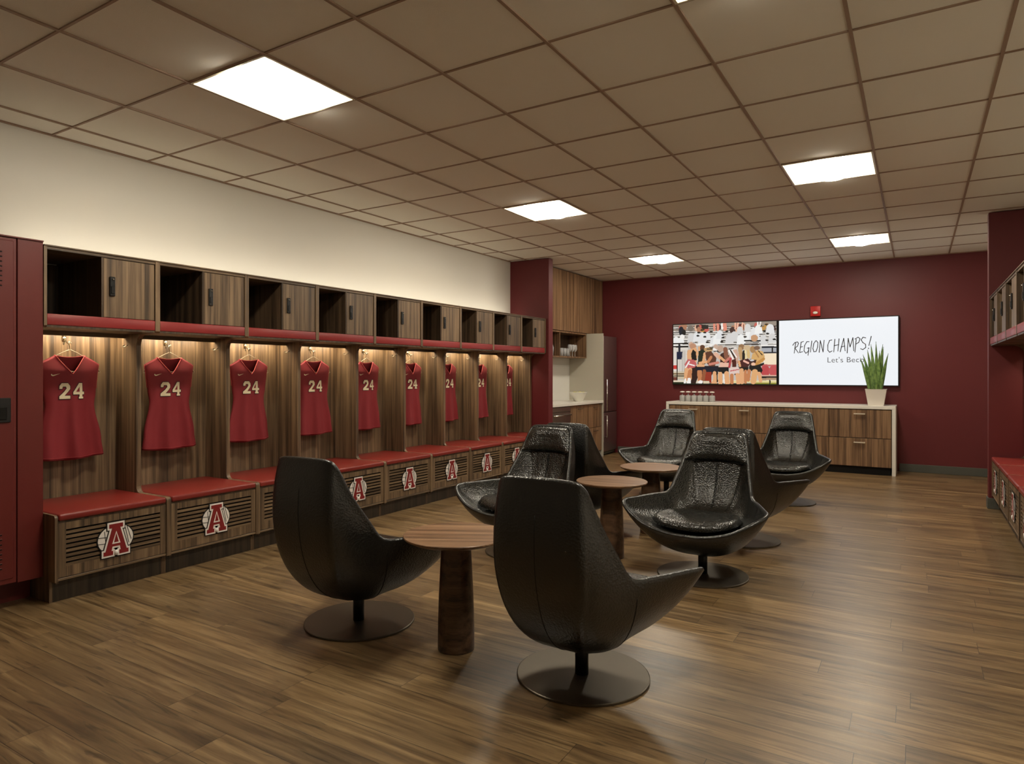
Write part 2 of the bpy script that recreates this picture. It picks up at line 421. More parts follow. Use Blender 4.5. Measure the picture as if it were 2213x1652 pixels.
def emblem(parent, x, cy, cz, flip=1):
    """white ball with dark seams behind a white-edged maroon letter A"""
    m = MB()
    def ell(rx, rz, oz=0, n=28): return [(rx*math.cos(2*PI*k/n), .5+oz+rz*math.sin(2*PI*k/n)) for k in range(n)]
    sy, sz = flip*.185, .185
    layer(m, [ell(.60, .50)], x, x+.003, M['logo_black'], cy, cz, sy, sz)
    layer(m, [ell(.565, .465)], x+.002, x+.004, M['logo_white'], cy, cz, sy, sz)
    for pts in ([(-.55, .62), (-.30, .60)], [(-.57, .42), (-.33, .40)], [(.28, .93), (.42, .30)], [(.36, .86), (.50, .40)], [(-.36, .80), (-.30, .22)]):
        m.tube([(x+.0045, cy+a*sy, cz+b*sz) for a, b in pts], .0018, M['logo_black'], 5)
    layer(m, [grow(A_OUT, .085)], x+.004, x+.006, M['logo_black'], cy, cz, sy, sz)
    layer(m, [grow(A_OUT, .055)], x+.005, x+.0075, M['logo_white'], cy, cz, sy, sz)
    layer(m, [A_OUT], x+.006, x+.009, M['logo_red'], cy, cz, sy, sz)
    layer(m, [grow(A_IN, .045)], x+.0075, x+.0100, M['logo_white'], cy, cz, sy, sz)
    layer(m, [A_IN], x+.009, x+.0108, M['logo_red'], cy, cz, sy, sz)
    m.lathe([(.0, 0), (.012, 0), (.012, .03), (0, .03)], M['logo_white'], (x+.004, cy, cz-.004), 10)
    return m.build('emblem', parent, 'white ball emblem with a maroon letter A edged in white')

ZT = 2.042
DV = .34
def divider_poly(dep, bdep, z0=0.0):
    p = [(0, z0), (bdep-.065, z0), (bdep-.065, .125), (bdep, .125)]
    p += arc(bdep-.02, .482, .02, 0, 90, 4)
    p += [(DV+.04, .502)] + [(DV+.04-.04*math.sin(math.radians(a)), .542-.04*math.cos(math.radians(a))) for a in (0, 22, 45, 67, 90)]
    p += [(DV+.075-.075*math.cos(math.radians(a)), 1.495+.075*math.sin(math.radians(a))) for a in (0, 18, 36, 54, 72, 90)]
    p += [(dep-.012, 1.57), (dep+.004, 1.582), (dep+.004, ZT-.002), (0, ZT-.002)]
    return p
def make_bay(loc, w, label, rz=0, dep=.56, bdep=.69, first=False, emb=True):
    t = thing('locker_bay', loc, label, 'locker bay', 'wooden locker bays with red bench seats', rz)
    T = .016
    m = MB(); m.prism(divider_poly(dep, bdep), 2*T, M['walnut'], 'y', w-2*T)
    if first: m.prism(divider_poly(dep, bdep), T, M['walnut'], 'y', 0)
    m.build('side_panel', t)
    y0, y1 = (T if first else 0), w-2*T
    m = MB(); m.box(0, .085, y0, y1, .46, 1.585, M['walnut']); m.box(.085, .0865, y0+.15, y0+.1515, .5, 1.585, M['dark']); m.build('back_panel', t)
    # upper cubby
    ym = y0+(y1-y0)*.49
    m = MB()
    m.box(0, dep-.002, y0, y1, 1.572, 1.60, M['walnut_in']); m.box(0, dep-.002, y0, y1, 1.62, 1.642, M['walnut_in'])
    m.box(0, .02, y0, y1, 1.60, ZT-.03, M['walnut_in'])
    m.box(0, dep-.006, ym-.009, ym+.009, 1.64, ZT-.018, M['walnut_in'])
    m.box(0, dep, y0, y1, ZT-.022, ZT-.004, M['walnut_y'])
    m.build('upper_cubby', t)
    m = MB(); m.box(0, dep+.008, 0, w, ZT-.004, ZT+.004, M['walnut_y'], .001); m.build('top_trim', t)
    m = MB(); m.box(dep-.022, dep-.003, ym+.004, y1-.004, 1.652, ZT-.026, M['walnut'], .0015); d = m.build('door', t)
    m = MB(); ly = ym+.052
    m.box(dep-.003, dep+.008, ly-.017, ly+.017, 1.785, 1.905, M['black'], .003); m.box(dep+.007, dep+.012, ly-.010, ly+.010, 1.80, 1.845, M['black'], .002)
    m.lathe([(0, 0), (.006, 0), (.006, .006), (0, .006)], M['chrome'], (dep+.010, ly+.002, 1.885), 10)
    m.build('lock', d, 'small black keypad lock')
    m = MB(); m.box(dep-.02, dep+.002, y0, y1, 1.585, 1.650, M['rail_red'], .004, 2); m.build('shelf_rail', t, 'glossy red rail below the cubby')
    m = MB(); m.box(.165, .19, y0+.03, y1-.03, 1.564, 1.572, M['strip']); m.build('light_strip', t)
    m = MB(); m.box(.198, .21, y0, y1, 1.545, 1.572, M['walnut_y']); m.build('light_valance', t)
    # bench
    m = MB()
    f = bdep-.006
    m.box(.02, f-.02, y0, y0+.016, .11, .455, M['walnut_in']); m.box(.02, f-.02, y1-.016, y1, .11, .455, M['walnut_in'])
    m.box(.02, f-.02, y0, y1, .125, .143, M['walnut_in']); m.box(.02, f-.005, y0, y1, .452, .466, M['walnut_in'])
    m.box(f-.02, f, y0, y1, .128, .142, M['walnut_y'], .002)
    m.box(f-.026, f-.024, y0, y1, .14, .455, M['dark'])  # near-black sheet close behind the vent slots, standing in for shade inside
    m.build('bench_box', t)
    m = MB()
    va, vb, vz0, vz1 = y0+.045, y1-.04, .205, .415
    m.box(f-.018, f, y0+.003, va, .146, .456, M['walnut'], .001); m.box(f-.018, f, vb, y1-.003, .146, .456, M['walnut'], .001)
    m.box(f-.018, f-.0005, va, vb, .146, vz0, M['walnut']); m.box(f-.018, f-.0005, va, vb, vz1, .456, M['walnut'])
    ns = 8; pt = (vz1-vz0)/ns
    for k in range(ns):
        a = vz0+k*pt
        if k: m.box(f-.016, f-.001, va, vb, a+.0, a+pt-.011, M['walnut_y'])
    m.box(f-.016, f-.001, va, vb, vz0-.001, vz0+pt-.011, M['walnut_y'])
    vp = m.build('vent_panel', t)
    if emb: emblem(vp, f, (y0+y1)/2, .212)
    m = MB(); m.box(.02, bdep-.0655, y0+.001, y1-.001, 0, .125, M['kick']); m.build('kick_plate', t)
    # cushion
    m = MB(); P = []
    ca, cb, cx0, cx1 = y0+.003, y1-.003, .09, bdep+.004
    m.box(cx0, cx1, ca, cb, .467, .506, M['vinyl'], .012, 3); m.build('seat_cushion', t, 'padded red vinyl seat')
    # hooks
    yc = w*.5-.02
    m = MB()
    m.lathe([(0, -.02), (.011, -.02), (.013, 0), (.011, .02), (0, .02)], M['brass'], (.09, yc, 1.535), 10)
    m.tube([(.092, yc, 1.53), (.115, yc, 1.515), (.135, yc, 1.50), (.15, yc, 1.50), (.158, yc, 1.515)], .0045, M['brass'], 7)
    m.tube([(.092, yc, 1.52), (.11, yc-.008, 1.50), (.122, yc-.018, 1.492), (.128, yc-.022, 1.503)], .004, M['brass'], 7)
    m.tube([(.092, yc, 1.545), (.105, yc, 1.555), (.115, yc, 1.567)], .004, M['brass'], 7)
    m.build('coat_hook', t)
    m = MB()
    m.tube([(.19, y1, 1.50), (.19, y1-.014, 1.49), (.215, y1-.022, 1.482), (.24, y1-.014, 1.49), (.24, y1, 1.50)], .003, M['brass'], 7)
    m.build('side_hook', t)
    return t
BND = [1.853, 2.527, 3.215, 3.905, 4.600, 5.285, 5.965, 6.630, 7.285, 7.938]
ORD = ['first', 'second', 'third', 'fourth', 'fifth', 'sixth', 'seventh', 'eighth', 'ninth']
for k in range(9):
    lab = 'walnut locker bay with red seat, %s from the maroon metal locker' % ORD[k]
    if k == 0: lab = 'walnut locker bay with red seat, right beside the maroon metal locker'
    if k == 8: lab = 'walnut locker bay with red seat, farthest of the row, against the maroon wing wall'
    a = BND[k]+(.0165 if k else 0); b = BND[k+1]+.016
    if k == 8: b = 7.938
    make_bay((XL+.001, a, 0), b-a, lab, first=(k == 0))
y = WY0+.018
for k in range(4):
    lab = ['locker bay of the right-hand row, farthest, against the maroon wing wall', 'second bay of the right-hand locker row from the maroon wing wall',
           'third bay of the right-hand locker row from the maroon wing wall', 'fourth bay of the right-hand locker row, cut off by the photo edge'][k]
    make_bay((XR-.001, y, 0), .6735, lab, PI, .597, .587, first=(k == 0)); y -= .674

# unseen light strip added on the left locker tops to brighten the wall above
m = MB(); m.box(XL+.252, XL+.256, 1.88, 7.85, ZT+.007, ZT+.026, M['added_wash']); m.box(XL+.257, XL+.27, 1.88, 7.85, ZT+.0055, ZT+.028, M['lamp_frame']); struct(m.build('added_light_strip'))

# ------------------------------------------------------------ jerseys and hangers
def lerp(a, b, t): return a+(b-a)*t
def curve(keys, x):
    if x <= keys[0][0]: return keys[0][1]
    for (a, fa), (b, fb) in zip(keys, keys[1:]):
        if x <= b:
            t = (x-a)/(b-a); t = t*t*(3-2*t); return lerp(fa, fb, t)
    return keys[-1][1]
WKEY = [(0, .206), (.10, .194), (.34, .152), (.42, .163), (.47, .168), (.52, .174), (.60, .183)]
def topz(u, front):
    a = abs(u); nk = .50
    if a < nk:
        if front: return .535+(.655-.535)*(a/nk)**1.1
        return .643+.012*(a/nk)**2
    return lerp(.655, .603, (a-nk)/(1-nk))
def jx(u, z, front, seed=0):
    """distance of cloth from its middle plane"""
    s = 1 if front else -1
    edge = max(0.0, 1-abs(u)**2.6)
    d = (.030+.010*math.exp(-((z-.42)/.12)**2))*edge**.55
    fold = .016*math.sin(u*7.5+seed+.6*math.sin(z*6))*max(0, 1-z/.50)**.8+.004*math.sin(u*15+2*seed+z*5)*max(0, 1-z/.55)
    if z > .56: d *= max(.18, 1-(z-.56)/.11)
    return s*d+fold*(1 if front else .8)
def jersey_mesh(parent, seed):
    m = MB(); nu, nv = 40, 44
    for front in (True, False):
        P = []
        for i in range(nu+1):
            u = -1+2*i/nu; row = []
            tz = topz(u, front); hz = .0+(-.012*(1-u*u) if front else -.022*(1-u*u))
            for j in range(nv+1):
                z = hz+(tz-hz)*j/nv
                w = curve(WKEY, z)
                row.append((jx(u, z, front, seed), u*w, z))
            P.append(row)
        m.grid(P, M['jersey'])
    # side seams below the arm holes
    o = m.build('cloth', parent, weld=True)
    so = o.modifiers.new('thickness', 'SOLIDIFY'); so.thickness = .0022
    m = MB()      # collar and hem stitching
    us = [-.5+k/24 for k in range(25)]
    def fp(u, off=0): z = topz(u, True)+off; return (jx(u, z, True, seed)+.001, u*curve(WKEY, z), z)
    m.tube([fp(u) for u in us], .0042, M['jersey_trim'], 7)
    m.tube([(jx(u, topz(u, False), False, seed), u*curve(WKEY, topz(u, False)), topz(u, False)) for u in us], .0036, M['jersey_trim'], 7)
    m.build('collar', parent)
    m = MB(); us = [-1+k/20 for k in range(41)]
    m.tube([(jx(u, .012, True, seed)+.001, u*curve(WKEY, .012), .012-.012*(1-u*u)) for u in us], .0014, M['jersey_trim'], 5)
    m.build('hem', parent)
    for s in (-1, 1):
        m = MB(); zs = [.44+(.603-.44)*k/10 for k in range(11)]
        m.tube([(jx(s, z, True, seed), s*curve(WKEY, z), z) for z in zs], .003, M['jersey_trim'], 6); m.build('armhole_trim', parent)
# digit outlines, 0..1 box
TWO = [(0, 0), (1, 0), (1, .20), (.50, .20), (.80, .44), (.98, .62), (.98, .82), (.80, 1.0), (.22, 1.0), (.02, .82), (.0, .64), (.26, .64), (.32, .78), (.62, .78), (.68, .66), (.46, .46), (0, .17)]
FOUR = [(.52, 0), (.96, 0), (.96, .12), (.86, .12), (.86, .27), (1.03, .27), (1.03, .44), (.86, .44), (.86, 1.0), (.56, 1.0), (0, .42), (0, .27), (.58, .27), (.58, .12), (.52, .12)]
FOURH = [(.24, .44), (.58, .44), (.58, .77)]
def on_jersey(m, poly, mat, off, seed, y0, z0, sy, sz):
    bm2 = bmesh.new(); vs = [bm2.verts.new((0, y0+a*sy, z0+b*sz)) for a, b in poly]
    bm2.faces.new(vs).normal_update(); bmesh.ops.triangulate(bm2, faces=bm2.faces)
    for _ in range(3):
        es = [e for e in bm2.edges if e.calc_length() > .012]
        if es: bmesh.ops.subdivide_edges(bm2, edges=es, cuts=1)
        bm2.normal_update()
        bmesh.ops.triangulate(bm2, faces=bm2.faces)
    i = m.mi(mat); mp = {}
    for v in bm2.verts:
        w = curve(WKEY, v.co.z); mp[v] = m.bm.verts.new((jx(v.co.y/w, v.co.z, True, seed)+off, v.co.y, v.co.z))
    for f in bm2.faces:
        nf = m.bm.faces.new([mp[v] for v in f.verts]); nf.material_index = i; nf.smooth = True
    bm2.free()
def make_jersey(seed):
    t = thing('jersey', (0, 0, 0), '', 'jersey', 'maroon sleeveless jerseys hanging in the locker bays')
    jersey_mesh(t, seed)
    m = MB(); h, w = .100, .066
    yo, zo = -.085, .378
    for mat, g, off in ((M['outline'], .045, .0035), (M['cream'], 0, .0050)):
        on_jersey(m, grow(TWO, g) if g else TWO, mat, off, seed, yo, zo, w, h)
        on_jersey(m, grow(FOUR, g) if g else FOUR, mat, off, seed, yo+.082, zo, w, h)
    on_jersey(m, FOURH, M['jersey'], .0062, seed, yo+.082, zo, w, h)
    m.build('number', t, 'cream number 24 with dark outline')
    m = MB()      # small curved tick on the chest
    SW = [(0, .35), (.06, .12), (.2, .02), (.36, .10), (1, .55), (.36, .30), (.2, .26), (.12, .34), (.10, .50)]
    on_jersey(m, SW, M['cream'], .0045, seed, -.128, .522, .052, .032)
    m.build('chest_mark', t, 'small cream tick mark')
    return t
def make_hanger():
    t = thing('coat_hanger', (0, 0, 0), '', 'hanger', 'wire hangers holding the jerseys')
    m = MB(); r = .0022
    m.tube([(-.004, .012, .062), (-.012, .010, .070), (-.004, 0, .078), (.006, -.008, .068), (.004, -.006, .052), (0, 0, .038), (0, 0, .022)], .0026, M['brass'], 7)
    m.build('hook', t)
    m = MB()
    L = [(0, 0, .024), (0, .04, .006), (0, .09, -.022), (0, .150, -.070), (0, .186, -.108), (0, .194, -.121), (0, .18, -.127), (0, .10, -.121), (0, 0, -.119)]
    m.tube(L, r, M['brass'], 7); m.tube([(x, -y, z) for x, y, z in L], r, M['brass'], 7)
    m.build('wire_frame', t)
    return t
jv = [make_jersey(s) for s in (0.0, 1.7, 3.1)]; hg = make_hanger()
JS = []
for k in range(9):
    w = BND[k+1]-BND[k]; yc = BND[k]+w/2-.02
    place = 'in the bay beside the maroon metal locker' if k == 0 else ('in the last bay, by the maroon wing wall' if k == 8 else 'in the %s locker bay from the maroon metal locker' % ORD[k])
    jl = 'maroon sleeveless jersey numbered 24 hanging '+place
    hl = 'thin wire hanger under the jersey '+place
    rz = [.05, -.03, .02, -.04, .03, .0, .04, -.02, .03][k]
    dy = -.006*k; loc = (XL+.168, yc+.006+dy, .765)
    if k < 3: j = jv[k]; j.location = loc; j.rotation_euler = (0, 0, rz); j['label'] = jl
    else: dup(jv[k % 3], loc, rz, jl)
    hz = (XL+.168, yc+.006+dy, 1.436)
    if k == 0: hg.location = hz; hg.rotation_euler = (0, 0, rz); hg['label'] = hl
    else: dup(hg, hz, rz, hl)

# ------------------------------------------------------------ maroon metal locker at the left end
t = thing('metal_locker', (XL, 1.853, 0), 'tall maroon metal locker at the left edge of the photo', 'locker')
D = .56
m = MB(); m.box(.022, D-.02, -.55, -.001, .14, 2.06, M['maroon_metal']); m.box(.022, D-.16, -.55, -.001, 0, .14, M['maroon_metal'])
m.box(D-.022, D-.002, -.13, -.001, .14, 2.06, M['maroon_metal'], .002); m.box(D-.022, D-.002, -.55, -.535, .14, 2.06, M['maroon_metal'])
m.box(.022, D+.006, -.55, -.001, 2.056, 2.064, M['maroon_metal'], .001)
m.build('cabinet', t)
m = MB(); m.box(D-.022, D-.004, -.533, -.134, .145, 2.055, M['maroon_metal'], .002)
m.box(D-.004, D+.002, -.515, -.150, .172, 2.038, M['maroon_metal'], .003); d = m.build('door', t)
m = MB()
for zc in (1.97, .42):
    for k in range(8):
        z = zc-k*.0265; m.box(D+.0015, D+.004, -.38, -.205, z-.003, z+.003, M['dark'], .001); m.box(D+.001, D+.006, -.38, -.205, z+.003, z+.006, M['maroon_metal'], .001)
m.build('louvers', d)
m = MB(); m.box(D+.001, D+.010, -.26, -.165, 1.035, 1.17, M['black'], .003); m.box(D+.009, D+.014, -.25, -.185, 1.05, 1.12, M['stem'], .003); m.build('handle', d, 'recessed black latch')

# ------------------------------------------------------------ swivel lounge chairs
KEY = [  # x, y, z, outer alpha, delta, beta, inner alpha, delta, beta
 (.335, 0, .312, .93, .075, .50, .86, -.012, .55),
 (.345, .13, .322, .93, .08, .50, .86, -.005, .55),
 (.335, .27, .360, .91, .10, .48, .86, .02, .58),
 (.300, .385, .425, .86, .14, .46, .86, .07, .60),
 (.225, .445, .468, .84, .16, .48, .87, .10, .62),
 (.10, .398, .476, .88, .18, .52, .87, .12, .64),
 (-.04, .335, .480, .95, .20, .60, .86, .14, .66),
 (-.15, .277, .492, 1.05, .24, .70, .85, .17, .68),
 (-.222, .246, .590, 1.14, .30, .78, .84, .22, .70),
 (-.305, .214, .720, 1.21, .36, .81, .83, .27, .72),
 (-.352, .190, .825, 1.25, .41, .83, .82, .31, .73),
 (-.374, .176, .868, 1.27, .43, .84, .82, .33, .73),
 (-.384, .140, .888, 1.28, .44, .85, .82, .335, .73),
 (-.388, 0, .892, 1.28, .44, .85, .82, .335, .73)]
def full_keys():
    k = list(KEY); back = [tuple([a[0], -a[1]]+list(a[2:])) for a in KEY[1:-1]][::-1]
    return k+back
def cr(keys, t):
    n = len(keys); i = int(math.floor(t)); f = t-i
    p = [keys[(i-1) % n], keys[i % n], keys[(i+1) % n], keys[(i+2) % n]]
    out = []
    for a, b, c, d in zip(*p):
        out.append(.5*((2*b)+(-a+c)*f+(2*a-5*b+4*c-d)*f*f+(-a+3*b-3*c+d)*f**3))
    return out
FK = full_keys(); NR = 104
RIM = [cr(FK, len(FK)*i/NR) for i in range(NR)]
def bez(p0, p1, p2, p3, t):
    s = 1-t; return p0*s**3+p1*(3*s*s*t)+p2*(3*s*t*t)+p3*t**3
def rim_frame(i):
    R = Vector(RIM[i][:3]); T = (Vector(RIM[(i+1) % NR][:3])-Vector(RIM[i-1][:3])).normalized()
    inn = Vector((-R.x+.03, -R.y, 0)); inn = (inn-T*inn.dot(T))
    inn.normalize()
    e = T.cross(inn).normalized()
    # outward / upward
    if e.z < 0 or (abs(e.z) < .2 and e.y*R.y < 0): e = -e
    return R, T, inn, e
def outer_pt(i, t, th=.014):
    k = RIM[i]; R, T, inn, e = rim_frame(i)
    P0 = R-inn*th
    return bez(P0, Vector((R.x*k[3], R.y*k[3], R.z-k[4])), Vector((R.x*k[5], R.y*k[5], .122)), Vector((-.02, 0, .150)), t)
def inner_pt(i, t, th=.014):
    k = RIM[i]; R, T, inn, e = rim_frame(i)
    P0 = R+inn*th
    return bez(P0, Vector((R.x*k[6], R.y*k[6], R.z-k[7])), Vector((R.x*k[8], R.y*k[8], .325)), Vector((.02, 0, .335)), t)
def rim_at_z(z):
    """x, half width of the back at height z"""
    ks = [(k[2], k[0], k[1]) for k in KEY[7:13]]
    if z <= ks[0][0]: return ks[0][1], ks[0][2]
    for a, b in zip(ks, ks[1:]):
        if z <= b[0]:
            f = (z-a[0])/(b[0]-a[0]); return lerp(a[1], b[1], f), lerp(a[2], b[2], f)
    return ks[-1][1], ks[-1][2]
ITOP = NR//2
def back_x(z):
    best = None
    for s in range(61):
        p = inner_pt(ITOP, s/60)
        if best is None or abs(p.z-z) < best[0]: best = (abs(p.z-z), p.x)
    return best[1]
def make_chair():
    t = thing('lounge_chair', (0, 0, 0), '', 'chair', 'black leather swivel lounge chairs')
    m = MB(); no = 22
    cols = [[tuple(outer_pt(i, s/no)) for s in range(no+1)] for i in range(NR)]
    m.grid([[c[s] for c in cols] for s in range(no)], M['leather'], close_v=True)
    # centre fan
    ring = [m.bm.verts.new(c[no-1]) for c in cols]; ce = m.bm.verts.new(cols[0][no])
    for i in range(NR):
        f = m.bm.faces.new((ring[i], ring[(i+1) % NR], ce)); f.smooth = True
    # rolled rim
    P = []
    for i in range(NR):
        R, T, inn, e = rim_frame(i); row = []
        for q in range(7):
            a = PI*q/6; row.append(tuple(R-inn*(.014*math.cos(a))+e*(.013*math.sin(a))))
        P.append(row)
    m.grid([[c[s] for c in P] for s in range(7)], M['leather'], close_v=True)
    m.build('shell', t, weld=True)
    m = MB()
    cols = []
    for i in range(NR):
        row = []
        for s in range(no+1):
            p = inner_pt(i, s/no)
            # gathers under the headrest and centre tuck on the back
            if p.x < -.1 and p.z > .36:
                g = math.exp(-((p.y)/.010)**2)*.006
                p = p+Vector((-g, 0, 0))
                if p.z > .55: p = p+Vector((.004*math.sin(p.y*95+3*p.z)*max(0, min(1, (p.z-.56)/.12)), 0, 0))
            row.append(tuple(p))
        cols.append(row)
    m.grid([[c[s] for c in cols] for s in range(no)], M['leather_soft'], close_v=True)
    ring = [m.bm.verts.new(c[no-1]) for c in cols]; ce = m.bm.verts.new(cols[0][no])
    for i in range(NR):
        f = m.bm.faces.new((ring[i], ring[(i+1) % NR], ce)); f.smooth = True
    m.build('inner_upholstery', t, weld=True)
    m = MB()      # stitched seams: centre of the back inside, two on the outer shell
    for dy in (-.0045, .0045):
        pts = []
        for s in range(6, 44):
            p = inner_pt(ITOP, s/60)
            if .40 < p.z < .705: pts.append((p.x+.0005, dy, p.z))
        m.tube(pts, .0016, M['seam'], 5)
    for i in (NR//2, int(NR*.5*.52), NR-int(NR*.5*.52)):
        pts = [tuple(outer_pt(i % NR, s/60)*1.0) for s in range(6, 52)]
        m.tube(pts, .0017, M['seam'], 5)
    m.build('seam', t)
    # headrest pad
    m = MB(); nu, nv = 28, 14; P = []
    z0, z1 = .700, .885
    for j in range(nv+1):
        f = j/nv; z = lerp(z0, z1, f); xr, yr = rim_at_z(z); xb = back_x(z); row = []
        if f > .75: yr = yr*(1-.0*(f-.75))
        for i in range(nu+1):
            u = -1+2*i/nu
            x = lerp(xb, xr+.012, abs(u)**2.2)
            puff = .034*(1-abs(u)**5)*(max(0, 1-abs(2*f-1)**4))**.5+.004
            wr = .0012*math.sin(u*31+f*9)*math.sin(f*PI)
            row.append((x+puff+wr, u*(yr-.006), z+.004*(1-u*u)*(1 if f > .9 else 0)))
        P.append(row)
    m.grid(P, M['leather_soft'])
    # lower and upper closing strips
    for j in (0, nv):
        row = P[j]; z = row[0][2]
        m.grid([row, [(p[0]-(.030 if j == 0 else .012), p[1]*(1 if j == 0 else .96), p[2]+(.004 if j == 0 else -.004)) for p in row]], M['leather_soft'])
    m.tube([(p[0]+.0005, p[1], p[2]-.001) for p in P[0]], .0025, M['seam'], 5)
    m.build('headrest', t, weld=True)
    # seat cushion
    m = MB(); nr, na = 12, 56
    def outl(a, r):
        c, s_ = math.cos(a), math.sin(a); n = 3.0
        k = (abs(c)**n+abs(s_)**n)**(-1/n)
        x = .065+.238*k*c*r; y = .262*k*s_*r
        y *= (1+.12*(x-.065)/.23)
        x += .012*(1-(y/.29)**2)*max(0, c)*r
        return x, y
    def sag(y): return .040*(abs(y)/.29)**2.4
    top, bot = [], []
    for j in range(nr+1):
        r = j/nr; ht = .056*(1-r**5)**.5 if r < 1 else 0
        top.append([(outl(2*PI*i/na, r)[0], outl(2*PI*i/na, r)[1], .345+sag(outl(2*PI*i/na, r)[1])+ht+(.012*max(0, -(outl(2*PI*i/na, r)[0]-.05)/.2)*0)) for i in range(na)])
        hb = -.022*(1-r**3)
        bot.append([(outl(2*PI*i/na, r)[0], outl(2*PI*i/na, r)[1], .345+sag(outl(2*PI*i/na, r)[1])+hb) for i in range(na)])
    m.grid(top, M['leather_soft'], close_v=True); m.grid(bot, M['leather_soft'], close_v=True)
    m.build('seat_cushion', t, weld=True)
    m = MB(); m.lathe([(0, .010), (.029, .010), (.029, .172), (0, .172)], M['stem'], (-.01, 0, 0), 20); m.build('stem', t)
    m = MB(); m.lathe([(0, 0), (.278, 0), (.285, .002), (.285, .009), (.281, .011), (0, .0115)], M['bronze'], (0, 0, 0), 72, False)
    m.build('base', t)
    return t
CH = [((-2.491, 2.590), 92, 'black leather swivel chair seen from behind, left of the nearest round table'),
      ((-1.226, 2.635), 89.6, 'black leather swivel chair seen from behind, the largest and nearest one in front'),
      ((-2.443, 4.240), -94, 'black leather swivel chair facing the viewer, partly hidden behind the nearest chair'),
      ((-1.180, 4.358), -92, 'black leather swivel chair facing the viewer, right of the middle round table'),
      ((-2.421, 5.270), 90.5, 'black leather swivel chair seen from behind, left of the far round table'),
      ((-1.169, 5.450), 87, 'black swivel chair seen from its back, behind the front-facing chair right of the middle table'),
      ((-2.303, 7.072), -91, 'black leather swivel chair facing the viewer at the back, left one of the far pair'),
      ((-1.138, 7.311), -92.5, 'black leather swivel chair facing the viewer at the back, right one, before the drawer cabinet')]
c0 = make_chair()
for k, ((x, y), a, lab) in enumerate(CH):
    if k == 0: c0.location = (x, y, 0); c0.rotation_euler = (0, 0, math.radians(a)); c0['label'] = lab
    else: dup(c0, (x, y, 0), math.radians(a), lab)

# ------------------------------------------------------------ round side tables
def make_table():
    t = thing('side_table', (0, 0, 0), '', 'side table', 'round walnut side tables between the chairs')
    m = MB(); m.lathe([(0, .520), (.225, .520), (.246, .530), (.250, .535), (.250, .540), (.248, .542), (0, .542)], M['table_wood'], n=72, smooth=False)
    m.build('tabletop', t)
    m = MB(); m.lathe([(0, 0), (.086, 0), (.087, .01), (.086, .12), (.082, .26), (.076, .38), (.069, .50), (.067, .520), (0, .520)], M['ped_wood'], n=40)
    m.build('pedestal', t)
    return t
tb = make_table()
TB = [((-1.855, 2.573), .5, 'round walnut side table nearest, between the two front chairs'),
      ((-1.844, 4.448), .1, 'round walnut side table in the middle, between the two chairs facing the viewer'),
      ((-1.853, 5.300), .2, 'round walnut side table farthest back, partly behind the right-hand chair')]
for k, ((x, y), a, lab) in enumerate(TB):
    if k == 0: tb.location = (x, y, 0); tb.rotation_euler = (0, 0, a); tb['label'] = lab
    else: dup(tb, (x, y, 0), a, lab)

